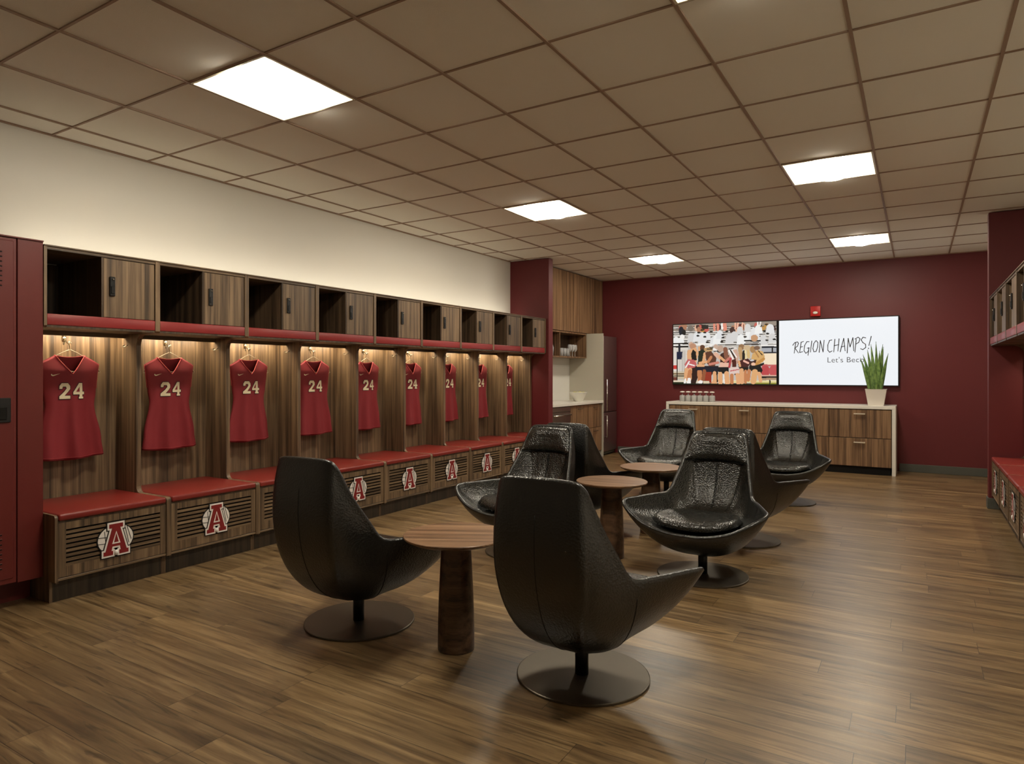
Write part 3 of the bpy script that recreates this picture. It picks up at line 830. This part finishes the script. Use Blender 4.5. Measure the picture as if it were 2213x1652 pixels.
# ------------------------------------------------------------ wall screens
ZS0, ZS1, YS = 1.135, 2.085, 10.335
def screen_body(name, x0, x1, label):
    t = thing(name, ((x0+x1)/2, YB, ZS0), label, 'screen', 'wall screens above the drawer cabinet')
    h = ZS1-ZS0; w = (x1-x0)/2
    m = MB(); m.box(-w, w, -.065, -.02, 0, h, M['black'], .003); m.box(-w*.5, w*.5, -.02, 0, .2, h-.2, M['black']); m.build('housing', t)
    return t, w, h
def paint():
    """the picture on the left screen: a team huddle before a crowded stand, as a colour grid"""
    nx, nz = 232, 140
    img = [[None]*nx for _ in range(nz)]
    rnd = random.Random(4)
    def px(i, j):     # grid cell -> source crop coordinates
        u = (i+.5)/nx; v = (j+.5)/nz
        top = 110+(45-110)*u; bot = 1295+(1312-1295)*u
        return 20+2078*u, top+(bot-top)*v
    G = [[px(i, j) for i in range(nx)] for j in range(nz)]
    def fill(test, col):
        for j in range(nz):
            for i in range(nx):
                x, y = G[j][i]
                if test(x, y): img[j][i] = col
    def rect(x0, y0, x1, y1, col): fill(lambda x, y: x0 <= x <= x1 and y0 <= y <= y1, col)
    def poly(pts, col):
        xs = [p[0] for p in pts]; ys = [p[1] for p in pts]
        ax, bx, ay, by = min(xs), max(xs), min(ys), max(ys); n = len(pts)
        def inside(x, y):
            if not (ax <= x <= bx and ay <= y <= by): return False
            c = False; q = n-1
            for k in range(n):
                if (pts[k][1] > y) != (pts[q][1] > y) and x < (pts[q][0]-pts[k][0])*(y-pts[k][1])/(pts[q][1]-pts[k][1])+pts[k][0]: c = not c
                q = k
            return c
        fill(inside, col)
    def ell(cx, cy, rx, ry, col): fill(lambda x, y: ((x-cx)/rx)**2+((y-cy)/ry)**2 <= 1, col)
    def line(x0, y0, x1, y1, w, col):
        dx, dy = x1-x0, y1-y0; L2 = dx*dx+dy*dy
        def t_(x, y):
            k = max(0, min(1, ((x-x0)*dx+(y-y0)*dy)/L2)); return (x-x0-k*dx)**2+(y-y0-k*dy)**2 <= w*w
        fill(t_, col)
    K, NVY, WH, GR, LG = (18, 14, 14), (18, 24, 40), (244, 240, 234), (150, 146, 142), (206, 204, 200)
    SK, SK2, SK3, PK, RD, HR, BL = (226, 168, 120), (196, 128, 84), (150, 88, 56), (196, 96, 96), (170, 30, 34), (92, 56, 36), (190, 152, 104)
    rect(0, 0, 2213, 1383, (196, 190, 182))
    rect(0, 0, 2213, 250, (150, 138, 126))
    for yb in (140, 175, 255, 300, 345, 420, 460, 505): rect(0, yb, 2213, yb+14, (44, 40, 38))
    for yb in (160, 240, 320, 400, 480): rect(0, yb, 2213, yb+14, WH)
    # seated crowd
    for k in range(34):
        x = 150+rnd.random()*1950; y = 130+rnd.random()*90
        c = rnd.choice([(188, 140, 70), (170, 120, 90), (200, 90, 80), (60, 30, 28), (226, 180, 150), WH, (120, 110, 100)])
        ell(x, y, 26+rnd.random()*34, 40+rnd.random()*40, c)
    rect(620, 110, 760, 190, K); rect(1290, 90, 1480, 200, (90, 26, 26))
    for x in (880, 950, 1080, 1110): line(x, 90, x+10, 215, 22, (224, 140, 116))
    for x in (1310, 1360, 1450): line(x, 80, x-5, 190, 18, (236, 178, 150))
    for x, y, r in ((400, 360, 85), (520, 340, 80), (640, 360, 95), (745, 330, 70), (870, 430, 80), (940, 390, 90), (1000, 300, 75), (1190, 380, 85), (1290, 340, 90), (1420, 400, 90),
                    (1590, 300, 100), (1680, 290, 110), (1850, 420, 90), (1760, 200, 80), (1980, 200, 90), (2020, 380, 80), (80, 430, 80), (190, 420, 70), (1400, 220, 70), (1550, 170, 70)):
        c = rnd.choice([(240, 240, 238), (228, 228, 228), (214, 212, 210)])
        poly([(x-r, y+r*1.25), (x-r*.75, y-r*.3), (x-r*.2, y-r*1.1), (x+r*.3, y-r), (x+r*.8, y-r*.2), (x+r, y+r*1.25)], c)
        ell(x, y-r*.15, r*.8, r*.9, c)
    for x, y in ((560, 265), (690, 265), (630, 215), (1060, 310), (1140, 240), (1500, 355), (1060, 370), (545, 330), (690, 350), (1040, 455), (740, 460), (820, 250), (1870, 240), (1930, 295), (1920, 425), (2060, 410), (1800, 140), (1910, 110)):
        ell(x, y, 32, 18, K)
    ell(1680, 380, 70, 65, (198, 150, 110)); rect(1480, 420, 1800, 448, K); rect(1480, 490, 1800, 515, (70, 60, 56)); ell(1680, 385, 62, 68, (198, 150, 110))
    line(1745, 60, 1750, 230, 12, WH); line(1800, 60, 1775, 210, 12, WH)
    ell(190, 230, 55, 90, NVY); ell(250, 260, 40, 60, K); ell(210, 350, 50, 50, WH)
    rect(0, 470, 340, 500, K); rect(0, 500, 340, 530, WH); rect(0, 530, 340, 562, K); rect(350, 500, 860, 525, WH)
    rect(1800, 520, 2213, 548, WH); rect(1820, 548, 2213, 580, NVY); rect(1820, 580, 2213, 665, (168, 170, 176)); rect(2005, 560, 2035, 690, K); rect(1860, 665, 2213, 692, NVY)
    # stadium wall left and right
    rect(0, 562, 330, 1050, (222, 214, 204))
    for x in range(110, 330, 34): rect(x, 620, x+12, 1190, (176, 168, 158))
    rect(0, 925, 110, 1000, (206, 60, 54)); rect(0, 1050, 270, 1200, (200, 186, 160)); rect(0, 1085, 260, 1105, (120, 92, 60)); rect(0, 1130, 260, 1150, (96, 84, 62)); rect(0, 1160, 110, 1225, (110, 60, 50))
    rect(1860, 692, 2213, 910, (246, 226, 196)); rect(1820, 910, 2213, 950, PK); ell(1890, 1040, 90, 110, (190, 70, 74)); ell(2050, 1040, 95, 110, (196, 82, 84))
    rect(1810, 1120, 2213, 1150, (214, 170, 150)); rect(1810, 1150, 2213, 1180, K); rect(1810, 1180, 2213, 1230, (172, 140, 110))
    rect(0, 1225, 2213, 1275, (230, 216, 190)); rect(1100, 1240, 2213, 1275, (228, 214, 150))
    rect(0, 1262, 300, 1330, (24, 34, 16)); rect(0, 1288, 2213, 1383, (38, 44, 18)); rect(1700, 1275, 2213, 1300, (150, 146, 60))
    # marker post
    line(150, 520, 150, 660, 26, NVY); poly([(90, 650), (215, 650), (200, 805), (88, 805)], (20, 30, 58)); line(103, 800, 103, 1220, 10, K)
    # dark mass behind legs
    poly([(400, 940), (970, 940), (940, 1290), (850, 1100), (700, 1290), (640, 1290), (560, 1120), (500, 1290), (400, 1290)], (44, 24, 20))
    poly([(690, 1050), (830, 1050), (830, 1290), (690, 1230)], (150, 52, 34))
    # figures left to right (heads bowed, seen from behind)
    ell(400, 500, 48, 48, (206, 168, 144)); ell(440, 540, 70, 60, (190, 140, 110)); poly([(330, 620), (500, 560), (560, 680), (510, 860), (330, 860), (310, 700)], SK)
    poly([(400, 700), (440, 600), (500, 650), (520, 820), (420, 830)], K); poly([(262, 900), (330, 800), (470, 815), (520, 900), (480, 970), (290, 1000)], PK)
    line(290, 960, 360, 850, 14, WH); line(360, 900, 470, 930, 12, WH)
    for x0, x1 in ((300, 350), (380, 345)): line(x0, 1010, x0-10, 1200, 40, SK)
    line(380, 1050, 350, 1200, 44, SK2); poly([(270, 1190), (300, 1190), (290, 1290), (240, 1290)], WH); poly([(330, 1180), (390, 1180), (400, 1290), (310, 1290)], WH)
    ell(640, 570, 55, 60, HR); poly([(560, 640), (640, 600), (700, 640), (700, 900), (540, 900)], (26, 36, 22)); line(570, 560, 570, 620, 20, SK)
    ell(760, 600, 90, 60, BL); line(700, 560, 830, 540, 12, WH); line(740, 600, 860, 590, 10, K); line(780, 560, 860, 560, 8, K)
    line(690, 690, 660, 860, 30, SK); poly([(700, 660), (820, 640), (930, 780), (900, 940), (780, 950), (720, 860)], (90, 52, 36))
    line(580, 880, 760, 850, 26, SK); line(760, 850, 820, 760, 28, SK2); line(790, 905, 960, 870, 26, (206, 130, 110))
    poly([(530, 900), (680, 905), (680, 960), (520, 965)], SK); poly([(500, 955), (950, 950), (960, 1040), (880, 1065), (500, 1040)], NVY)
    for x in (560, 600): line(x, 1050, x+10, 1230, 30, SK2)
    line(680, 1040, 650, 1230, 36, SK3); line(890, 1080, 900, 1220, 36, SK); poly([(860, 1205), (945, 1205), (945, 1290), (820, 1290)], SK)
    rect(660, 1240, 780, 1290, (216, 200, 170)); ell(600, 1260, 50, 34, WH)
    ell(915, 560, 48, 60, (200, 170, 150)); line(880, 600, 935, 640, 26, WH); line(880, 640, 940, 640, 8, K); ell(985, 640, 46, 30, K)
    line(910, 700, 1010, 780, 40, (224, 176, 150)); ell(1010, 590, 60, 70, (190, 160, 140)); poly([(1010, 700), (1100, 650), (1180, 720), (1180, 870), (1000, 870)], (60, 32, 26)); line(1110, 600, 1130, 760, 44, (136, 84, 62))
    line(1000, 760, 1110, 850, 26, SK); line(1110, 850, 1190, 780, 24, (200, 120, 104))
    poly([(1000, 870), (1170, 870), (1165, 975), (985, 970)], (232, 184, 160)); poly([(965, 965), (1175, 965), (1180, 1060), (1090, 1100), (1040, 1085), (960, 1050)], (8, 10, 16))
    line(1005, 1100, 1010, 1290, 44, SK); line(1135, 1090, 1150, 1290, 48, SK); line(1075, 1120, 1085, 1290, 10, WH); line(940, 1060, 945, 1260, 12, K)
    ell(1270, 600, 80, 50, (222, 214, 206)); line(1180, 600, 1270, 580, 10, K); poly([(1180, 640), (1340, 600), (1380, 720), (1350, 900), (1200, 900)], (206, 166, 146))
    line(1180, 630, 1275, 820, 16, WH); line(1215, 620, 1300, 780, 14, K); line(1240, 620, 1330, 760, 12, WH); poly([(1240, 820), (1320, 790), (1330, 950), (1250, 985)], (76, 26, 20))
    poly([(1190, 960), (1370, 960), (1385, 1090), (1200, 1120)], (226, 200, 190)); line(1210, 1040, 1370, 1010, 10, PK); rect(1290, 1098, 1390, 1116, K)
    line(1215, 790, 1190, 960, 22, (180, 60, 66)); line(1240, 1130, 1240, 1270, 38, SK2); line(1350, 1120, 1370, 1280, 40, SK)
    ell(1430, 560, 60, 60, (150, 112, 76)); line(1400, 600, 1430, 780, 40, BL); ell(1540, 580, 70, 60, (206, 178, 140)); line(1500, 640, 1510, 790, 24, (236, 214, 160)); line(1560, 640, 1570, 760, 30, (214, 182, 120))
    poly([(1450, 640), (1490, 620), (1500, 800), (1440, 840)], K); poly([(1350, 840), (1560, 790), (1620, 860), (1560, 960), (1380, 980)], (70, 24, 26)); line(1380, 850, 1400, 940, 22, SK); line(1480, 840, 1560, 880, 20, (236, 180, 160))
    poly([(1380, 960), (1570, 960), (1560, 1040), (1480, 1050), (1400, 1020)], (10, 10, 12)); line(1430, 1030, 1440, 1260, 44, SK); line(1510, 1040, 1510, 1270, 26, SK2)
    ell(1650, 610, 56, 70, (170, 130, 84)); ell(1730, 580, 60, 40, (120, 90, 70)); poly([(1640, 700), (1740, 620), (1840, 650), (1880, 750), (1850, 880), (1700, 930), (1620, 800)], (214, 168, 104))
    line(1760, 640, 1830, 720, 8, K); line(1700, 660, 1760, 760, 14, (180, 130, 76)); poly([(1600, 800), (1720, 820), (1700, 930), (1590, 940)], (60, 30, 26)); ell(1635, 825, 40, 20, LG)
    line(1860, 800, 1700, 910, 26, (196, 140, 70)); ell(1660, 905, 42, 32, (236, 190, 160)); line(1870, 860, 1760, 930, 10, WH)
    poly([(1580, 940), (1700, 930), (1870, 870), (1865, 910), (1800, 950), (1840, 1030), (1810, 1085), (1700, 1040), (1650, 1060), (1580, 1010)], (10, 10, 12))
    line(1580, 1040, 1560, 1220, 36, SK2); line(1690, 1060, 1660, 1250, 56, (224, 170, 116)); line(1770, 1090, 1800, 1240, 34, SK)
    line(1975, 1235, 1975, 1290, 12, K)
    return img, nx, nz
xm = -1.712
t, w, h = screen_body('wall_screen', -3.262, xm-.004, 'wide wall screen on the left showing a team huddle before a crowded stand')
img, nx, nz = paint()
b0 = .014
me = bpy.data.meshes.new('display'); vs = []; fs = []
for j in range(nz+1):
    for i in range(nx+1): vs.append((-w+b0+(2*w-2*b0)*i/nx, -.066, h-b0-(h-2*b0)*j/nz))
for j in range(nz):
    for i in range(nx):
        a = j*(nx+1)+i; fs.append((a, a+nx+1, a+nx+2, a+1))
me.from_pydata(vs, [], fs)
ca = me.color_attributes.new('picture', 'BYTE_COLOR', 'CORNER'); data = []
for j in range(nz):
    for i in range(nx):
        c = srgb(*img[j][i]); data += list(c)*4
ca.data.foreach_set('color', data)
pm, nt, pb = newmat('screen_picture'); at = N(nt, 'ShaderNodeVertexColor'); at.layer_name = 'picture'
nt.links.new(at.outputs[0], pb.inputs['Emission Color']); pb.inputs['Emission Strength'].default_value = .84; pb.inputs['Base Color'].default_value = (.01, .01, .01, 1); pb.inputs['Roughness'].default_value = .3
me.materials.append(pm); o = bpy.data.objects.new('display', me); COL.objects.link(o); o.parent = t; o['label'] = 'lit picture of a team huddle in front of a stand'
t, w, h = screen_body('wall_screen', xm+.004, -.198, 'wide wall screen on the right, white, reading REGION CHAMPS!')
M['screen_white'] = plain('screen_white', (.93, .96, 1, 1), .4, emit=.80); M['screen_white'].node_tree.nodes['Principled BSDF'].inputs['Base Color'].default_value = (.02, .02, .02, 1)
M['ink'] = plain('screen_ink', srgb(52, 46, 50), .5)
m = MB(); m.box(-w+b0, w-b0, -.068, -.066, b0, h-b0, M['screen_white']); dsp = m.build('display', t, 'lit white picture')
# lettering: crop coordinates -> screen plane
def sx(u, v):
    x0, x1 = 1035., 2065.; top = 175+(133-175)*(u-x0)/(x1-x0); bot = 722
    return (-w+b0+(2*w-2*b0)*(u-x0)/(x1-x0), b0+(h-2*b0)*(bot-v)/(bot-top))
STRK = [
 [(1190, 362), (1176, 452)], [(1163, 384), (1180, 362), (1205, 354), (1216, 366), (1206, 392), (1180, 408)], [(1182, 406), (1215, 450)],
 [(1240, 356), (1226, 446)], [(1238, 358), (1262, 350)], [(1232, 400), (1254, 394)], [(1226, 446), (1254, 438)],
 [(1312, 352), (1292, 352), (1272, 384), (1266, 430), (1282, 452), (1304, 436), (1312, 404), (1294, 408)], [(1310, 404), (1302, 470)],
 [(1336, 346), (1324, 442)],
 [(1372, 344), (1354, 368), (1346, 410), (1354, 438), (1374, 436), (1388, 400), (1390, 360), (1376, 342)],
 [(1402, 444), (1412, 342)], [(1412, 342), (1436, 440)], [(1436, 440), (1446, 338)],
 [(1514, 336), (1494, 340), (1478, 380), (1478, 424), (1494, 442), (1516, 430)],
 [(1540, 330), (1530, 440)], [(1576, 326), (1566, 432)], [(1532, 386), (1574, 376)],
 [(1586, 438), (1616, 322)], [(1616, 322), (1628, 430)], [(1594, 396), (1626, 388)],
 [(1646, 448), (1654, 322)], [(1654, 322), (1670, 396)], [(1670, 396), (1694, 316)], [(1694, 316), (1702, 430)],
 [(1722, 330), (1712, 440)], [(1712, 328), (1738, 312), (1754, 324), (1744, 356), (1718, 372)],
 [(1802, 318), (1780, 312), (1764, 334), (1776, 356), (1800, 372), (1802, 400), (1778, 418), (1758, 410)],
 [(1848, 304), (1828, 384)], [(1824, 404), (1826, 411)]]
m = MB()
for st in STRK:
    pts = []
    for k, (u, v) in enumerate(st):
        a, b = sx(u, v); pts.append((a, -.0685, b))
    # flat ribbon strokes
    for (p, q) in zip(pts, pts[1:]):
        d = Vector((q[0]-p[0], 0, q[2]-p[2])); ln = d.length; d.normalize(); n_ = Vector((-d.z, 0, d.x))*.0056; e = d*.003
        P = [Vector(p)-e-n_, Vector(p)-e+n_, Vector(q)+e+n_*.8, Vector(q)+e-n_*.8]
        f = m.bm.faces.new([m.bm.verts.new(x+Vector((0, -.0005, 0))) for x in P]); f.material_index = m.mi(M['ink'])
m.build('headline', dsp, 'handwritten words REGION CHAMPS!')
cu = bpy.data.curves.new('caption', 'FONT'); cu.body = "Let's Beco"; cu.size = .106; cu.space_character = 1.04; cu.offset = -.0009
co = bpy.data.objects.new('caption', cu); COL.objects.link(co)
bpy.context.view_layer.update()
dg = bpy.context.evaluated_depsgraph_get(); tm = bpy.data.meshes.new_from_object(co.evaluated_get(dg))
bpy.data.objects.remove(co); tm.materials.clear(); tm.materials.append(M['ink'])
a, b = sx(1470, 530); co = bpy.data.objects.new('caption', tm); COL.objects.link(co)
tm.transform(Matrix.Translation((a, -.0688, b)) @ Matrix.Rotation(PI/2, 4, 'X')); co.parent = dsp; co['label'] = "thin grey words Let's Beco"

# fire alarm strobe
t = thing('fire_alarm', (-1.218, YB, 2.118), 'small red fire alarm box on the wall above the screens', 'fire alarm')
m = MB(); m.box(-.065, .065, -.045, 0, 0, .145, M['alarm'], .006, 2); m.build('housing', t)
m = MB(); m.lathe([(0, 0), (.02, 0), (.026, .006), (.02, .014), (0, .016)], M['ceramic'], (0, 0, 0), 20); o = m.build('strobe', t, 'oval white lens'); o.rotation_euler = (PI/2, 0, 0); o.scale = (1.3, .8, 1); o.location = (0, -.045, .05)

# ------------------------------------------------------------ drawer cabinet (credenza) under the screens
t = thing('drawer_cabinet', (-1.72, 9.8, 0), 'long walnut drawer cabinet with white top and end legs under the wall screens', 'cabinet')
xa, xb = -1.472, 1.494     # local, about -1.72
dep = YB-9.8-.005
m = MB(); m.box(xa+.045, xb-.045, .03, dep, .10, .845, M['walnut_in']); m.box(xa+.06, xb-.06, .07, dep, 0, .10, M['dark']); m.build('carcass', t)
m = MB(); m.box(xa, xb, 0, dep, .848, .890, M['quartz'], .003); m.build('top', t, 'white quartz top')
for s in (xa, xb-.042):
    m = MB(); m.box(s, s+.042, 0, dep, 0, .849, M['quartz'], .003); m.build('end_leg', t, 'white quartz end panel')
dw = (xb-xa-.094)/4
for k in range(4):
    for (z0, z1) in ((.475, .838), (.105, .467)):
        x0 = xa+.047+k*dw
        m = MB(); m.box(x0+.003, x0+dw-.003, .008, .03, z0, z1, M['walnut_red'], .0015); d = m.build('drawer', t)
        m = MB(); c = x0+dw/2; m.box(c-.066, c+.066, -.022, -.006, z1-.052, z1-.046, M['pull'], .002)
        m.box(c-.066, c+.066, -.024, -.018, z1-.062, z1-.046, M['pull'], .002)
        m.box(c-.062, c-.052, -.02, .008, z1-.052, z1-.046, M['pull']); m.box(c+.052, c+.062, -.02, .008, z1-.052, z1-.046, M['pull']); m.build('handle', d, 'steel pull')
# canisters
def make_can():
    t = thing('glass_canister', (0, 0, 0), '', 'canister', 'row of lidded glass canisters on the drawer cabinet')
    m = MB(); m.lathe([(0, 0), (.038, 0), (.042, .01), (.042, .080), (.034, .092), (0, .092)], M['frost'], n=20); m.build('filled_base', t)
    m = MB(); m.lathe([(.010, .092), (.010, .128), (.014, .135)], M['glass'], n=14); m.build('neck', t)
    m = MB(); m.lathe([(0, .133), (.034, .135), (.036, .142), (.030, .150), (0, .154)], M['ceramic'], n=20); m.build('lid', t)
    return t
cn = make_can()
cl = ['leftmost', 'second from the left', 'third from the left', 'fourth from the left', 'fifth from the left', 'rightmost']
for k in range(6):
    lab = 'grey glass canister with white lid on the cabinet, %s of the row' % cl[k]; loc = (-3.005+k*.0885, 10.0, .890)
    if k == 0: cn.location = loc; cn['label'] = lab
    else: dup(cn, loc, 0, lab)
# snake plant
t = thing('planter', (-.452, 10.0, .890), 'white square planter on the right end of the drawer cabinet', 'planter')
m = MB(); P = []
for (hw, z) in ((.088, 0), (.121, .212), (.124, .216), (.114, .216), (.110, .19)):
    P.append([(-hw, -hw, z), (hw, -hw, z), (hw, hw, z), (-hw, hw, z)])
m.grid(P, M['pot'], close_v=True, smooth=False)
f = m.bm.faces.new([m.bm.verts.new(p) for p in P[0]]); f.material_index = 0
m.build('pot', t, weld=True)
m = MB(); m.box(-.109, .109, -.109, .109, .16, .188, M['soil'], .004); m.build('soil', t)
t = thing('snake_plant', (-.452, 10.0, 1.075), 'tall green snake plant with upright pointed leaves in the white planter', 'plant')
LV = [(-.05, .0, .62, -.10, -.03), (-.02, -.03, .70, -.075, .02), (.01, .02, .74, -.02, .0), (.03, -.03, .60, .03, -.03), (.05, .02, .66, .07, .02), (.07, -.01, .56, .14, .0), (-.07, .03, .55, -.17, .02), (-.09, -.02, .50, -.19, -.01), (.0, -.06, .40, -.02, -.04), (.03, .05, .70, .085, .04), (-.03, .06, .50, -.06, .05), (.06, -.05, .36, .08, -.05)]
for k, (x, y, L, dx, dy) in enumerate(LV):
    m = MB(); P = []; ns = 14; a = random.uniform(-.5, .5)
    for s in range(ns+1):
        f = s/ns; cx_ = x*.85+dx*.56*f**1.5; cy_ = y+dy*f**1.5; z = L*f*.88
        hw = .72*(.022+.012*math.sin(min(1, f*1.3)*PI*.9))*(1-f**4)+.0006
        tw = a+.5*f; row = []
        for q in (-1, -.5, 0, .5, 1):
            row.append((cx_+q*hw*math.cos(tw), cy_+q*hw*math.sin(tw)-.006*(1-q*q), z))
        P.append(row)
    m.grid(P, M['leaf']); o = m.build('leaf', t); so = o.modifiers.new('thickness', 'SOLIDIFY'); so.thickness = .004

# ------------------------------------------------------------ kitchen recess
KX = XL
# tall wall panel behind counter
m = MB(); m.box(KX, KX+.012, WY1, 9.78, .885, 1.95, M['backsplash']); m.box(KX+.012, KX+.013, WY1, 9.78, 1.425, 1.428, M['greige']); struct(m.build('wall_backsplash'))
t = thing('upper_cabinet', (KX, WY1, 1.945), 'tall walnut upper cabinet over the kitchen counter, reaching the ceiling', 'cabinet')
Lk = YB-WY1-.003
m = MB(); m.box(.001, .31, .002, Lk, 0, ZC-1.945-.002, M['walnut_in']); m.build('carcass', t)
for k in range(5):
    a = .004+(Lk-.006)*k/5; b = .004+(Lk-.006)*(k+1)/5-.004
    m = MB(); m.box(.311, .33, a, b, .004, ZC-1.945-.012, M['walnut_red'], .0015); d = m.build('door', t)
    if k in (2, 4):
        m = MB(); m.lathe([(0, 0), (.006, 0), (.009, .012), (0, .016)], M['chrome'], (0, 0, 0), 12); o = m.build('knob', d, 'small chrome knob'); o.rotation_euler = (0, PI/2, 0); o.location = (.33, b-.05, .04)
t = thing('open_shelf', (KX, WY1, 1.55), 'open walnut shelf box under the kitchen upper cabinet', 'shelf')
m = MB(); Ls = 1.69; H = .39
m.box(.013, .33, .002, Ls, 0, .02, M['walnut_red'], .001); m.box(.013, .33, .002, Ls, H-.02, H, M['walnut_red'], .001)
for yy in (.002, .745, Ls-.02): m.box(.013, .33, yy, yy+.02, .02, H-.02, M['walnut_red'], .001)
m.box(.013, .03, .02, Ls-.02, .02, H-.02, M['walnut_in']); m.build('shelf_box', t)
t = thing('side_panel_wall', (KX, 9.78, 0), 'tall grey panel between the kitchen counter and the refrigerator', 'panel')
t.name = 'tall_side_panel'
m = MB(); m.box(.013, .60, 0, .018, 0, 1.943, M['greige'], .001); m.build('panel', t)
t = thing('kitchen_counter', (KX, WY1, 0), 'white kitchen countertop in the recess behind the wing wall', 'countertop')
m = MB(); m.box(.013, .610, .001, 9.779-WY1, .845, .885, M['quartz'], .003); m.build('countertop', t)
t = thing('kitchen_base_cabinet', (KX, 8.66, 0), 'walnut drawer base cabinet under the kitchen counter', 'cabinet')
Lb = 9.778-8.66
m = MB(); m.box(.013, .56, 0, Lb, .10, .844, M['walnut_in']); m.box(.013, .50, 0, Lb, 0, .10, M['dark']); m.build('carcass', t)
for k in range(2):
    for (z0, z1) in ((.480, .838), (.105, .474)):
        a = k*Lb/2+.003; b = (k+1)*Lb/2-.003
        m = MB(); m.box(.561, .58, a, b, z0, z1, M['walnut_red'], .0015); d = m.build('drawer', t)
        m = MB(); c = (a+b)/2+.03; m.tube([(.58, c-.07, z1-.05), (.60, c-.07, z1-.05), (.60, c+.07, z1-.05), (.58, c+.07, z1-.05)], .005, M['walnut_in'], 6); m.build('handle', d)
t = thing('dishwasher', (KX, WY1+.01, 0), 'stainless dishwasher with bar handle at the left end of the kitchen counter', 'dishwasher')
m = MB(); m.box(.013, .55, 0, .58, .02, .835, M['base_grey']); m.build('body', t)
m = MB(); m.box(.551, .58, .003, .577, .10, .765, M['steel'], .003); d = m.build('door', t); m = MB(); m.box(.551, .585, .003, .577, .77, .835, M['steel'], .003); m.build('control_panel', t)
m = MB(); m.tube([(.578, .04, .72), (.615, .04, .72), (.615, .54, .72), (.578, .54, .72)], .010, M['chrome'], 8); m.build('handle', d)
t = thing('refrigerator', (KX, 9.802, 0), 'tall narrow two door refrigerator against the maroon back wall', 'refrigerator')
m = MB(); m.box(.02, .56, 0, .545, .02, 1.905, M['base_grey'], .004); m.box(.05, .54, .02, .52, 0, .02, M['dark']); m.build('body', t)
for (z0, z1, h0, h1) in ((.70, 1.905, .72, 1.22), (.07, .69, .30, .64)):
    m = MB(); m.box(.562, .60, .003, .542, z0, z1, M['fridge'], .005, 2); d = m.build('door', t)
    m = MB(); m.tube([(.60, .06, h0), (.635, .06, h0), (.635, .06, h1), (.60, .06, h1)], .009, M['chrome'], 8); m.build('handle', d)
# bowl with fruit
t = thing('serving_bowl', (KX+.42, 9.26, .885), 'white angular bowl of pale fruit on the kitchen counter', 'bowl')
m = MB(); P = []
for (r, z) in ((.05, 0), (.062, .002), (.128, .135), (.132, .140), (.124, .140), (.056, .015), (.01, .012)): P.append([(r*1.0*math.cos(PI/4+2*PI*k/32)*(1+.10*abs(math.sin(PI/2*0+2*(2*PI*k/32)))), r*math.sin(PI/4+2*PI*k/32)*(1+.10*abs(math.sin(2*(2*PI*k/32)))), z) for k in range(32)])
m.grid(P, M['ceramic'], close_v=True); m.bm.faces.new([m.bm.verts.new(p) for p in P[0]]); m.bm.faces.new([m.bm.verts.new(p) for p in P[-1]])
m.build('bowl', t, weld=True)
for k, (x, y, z) in enumerate(((-.05, -.03, .115), (.045, -.05, .118), (.0, .05, .115), (.06, .04, .112), (-.06, .05, .108))):
    m = MB(); m.lathe([(.002, -.033), (.018, -.028), (.033, -.010), (.036, .005), (.028, .024), (.010, .033), (.002, .030)], M['fruit'], (0, 0, 0), 18)
    o = m.build('fruit'); o.location = (KX+.42+x, 9.26+y, .885+z)
    tag(o, 'pale yellow-green fruit in the white bowl', 'fruit', 'pale fruit in the white bowl')
# glassware
def glass(kind, loc, label, group):
    t = MB()
    if kind == 'tumbler': t.lathe([(0, 0), (.030, 0), (.038, .125), (.0365, .125), (.029, .006), (0, .006)], M['glassware'], n=20)
    elif kind == 'wine': t.lathe([(0, 0), (.032, 0), (.03, .003), (.005, .008), (.004, .075), (.022, .09), (.036, .12), (.034, .165), (.031, .190), (.0298, .190), (.032, .165), (.034, .12), (.02, .094), (0, .088)], M['glassware'], n=20)
    elif kind == 'pitcher':
        t.lathe([(0, 0), (.055, 0), (.062, .12), (.045, .17), (.045, .20), (.043, .20), (.043, .17), (.059, .12), (.052, .006), (0, .006)], M['glassware'], n=24)
        t.tube([(.0, -.045, .19), (0, -.09, .175), (0, -.095, .10), (0, -.06, .06)], .006, M['glassware'], 8)
    o = t.build({'tumbler': 'drinking_glass', 'wine': 'wine_glass', 'pitcher': 'glass_pitcher'}[kind]); o.location = loc
    return tag(o, label, {'tumbler': 'glass', 'wine': 'glass', 'pitcher': 'pitcher'}[kind], group)
zs = 1.5703
glass('pitcher', (KX+.22, 8.70, zs), 'clear glass pitcher at the left end of the open kitchen shelf', None)
tn = ['first from the left', 'second from the left', 'third from the left', 'fourth from the left']
for k in range(4): glass('tumbler', (KX+.23, 8.94+k*.105, zs), 'clear tumbler on the open kitchen shelf, front row, %s' % tn[k], 'glassware on the open kitchen shelf')
for k in range(4): glass('tumbler', (KX+.12, 8.96+k*.105, zs), 'clear tumbler on the open kitchen shelf, back row, %s' % tn[k], 'glassware on the open kitchen shelf')
for k in range(3): glass('wine', (KX+.22, 9.37+k*.09, zs), 'clear stemmed glass on the open kitchen shelf, %s' % ['leftmost of three', 'middle of three', 'rightmost of three'][k], 'stemmed glasses on the open kitchen shelf')
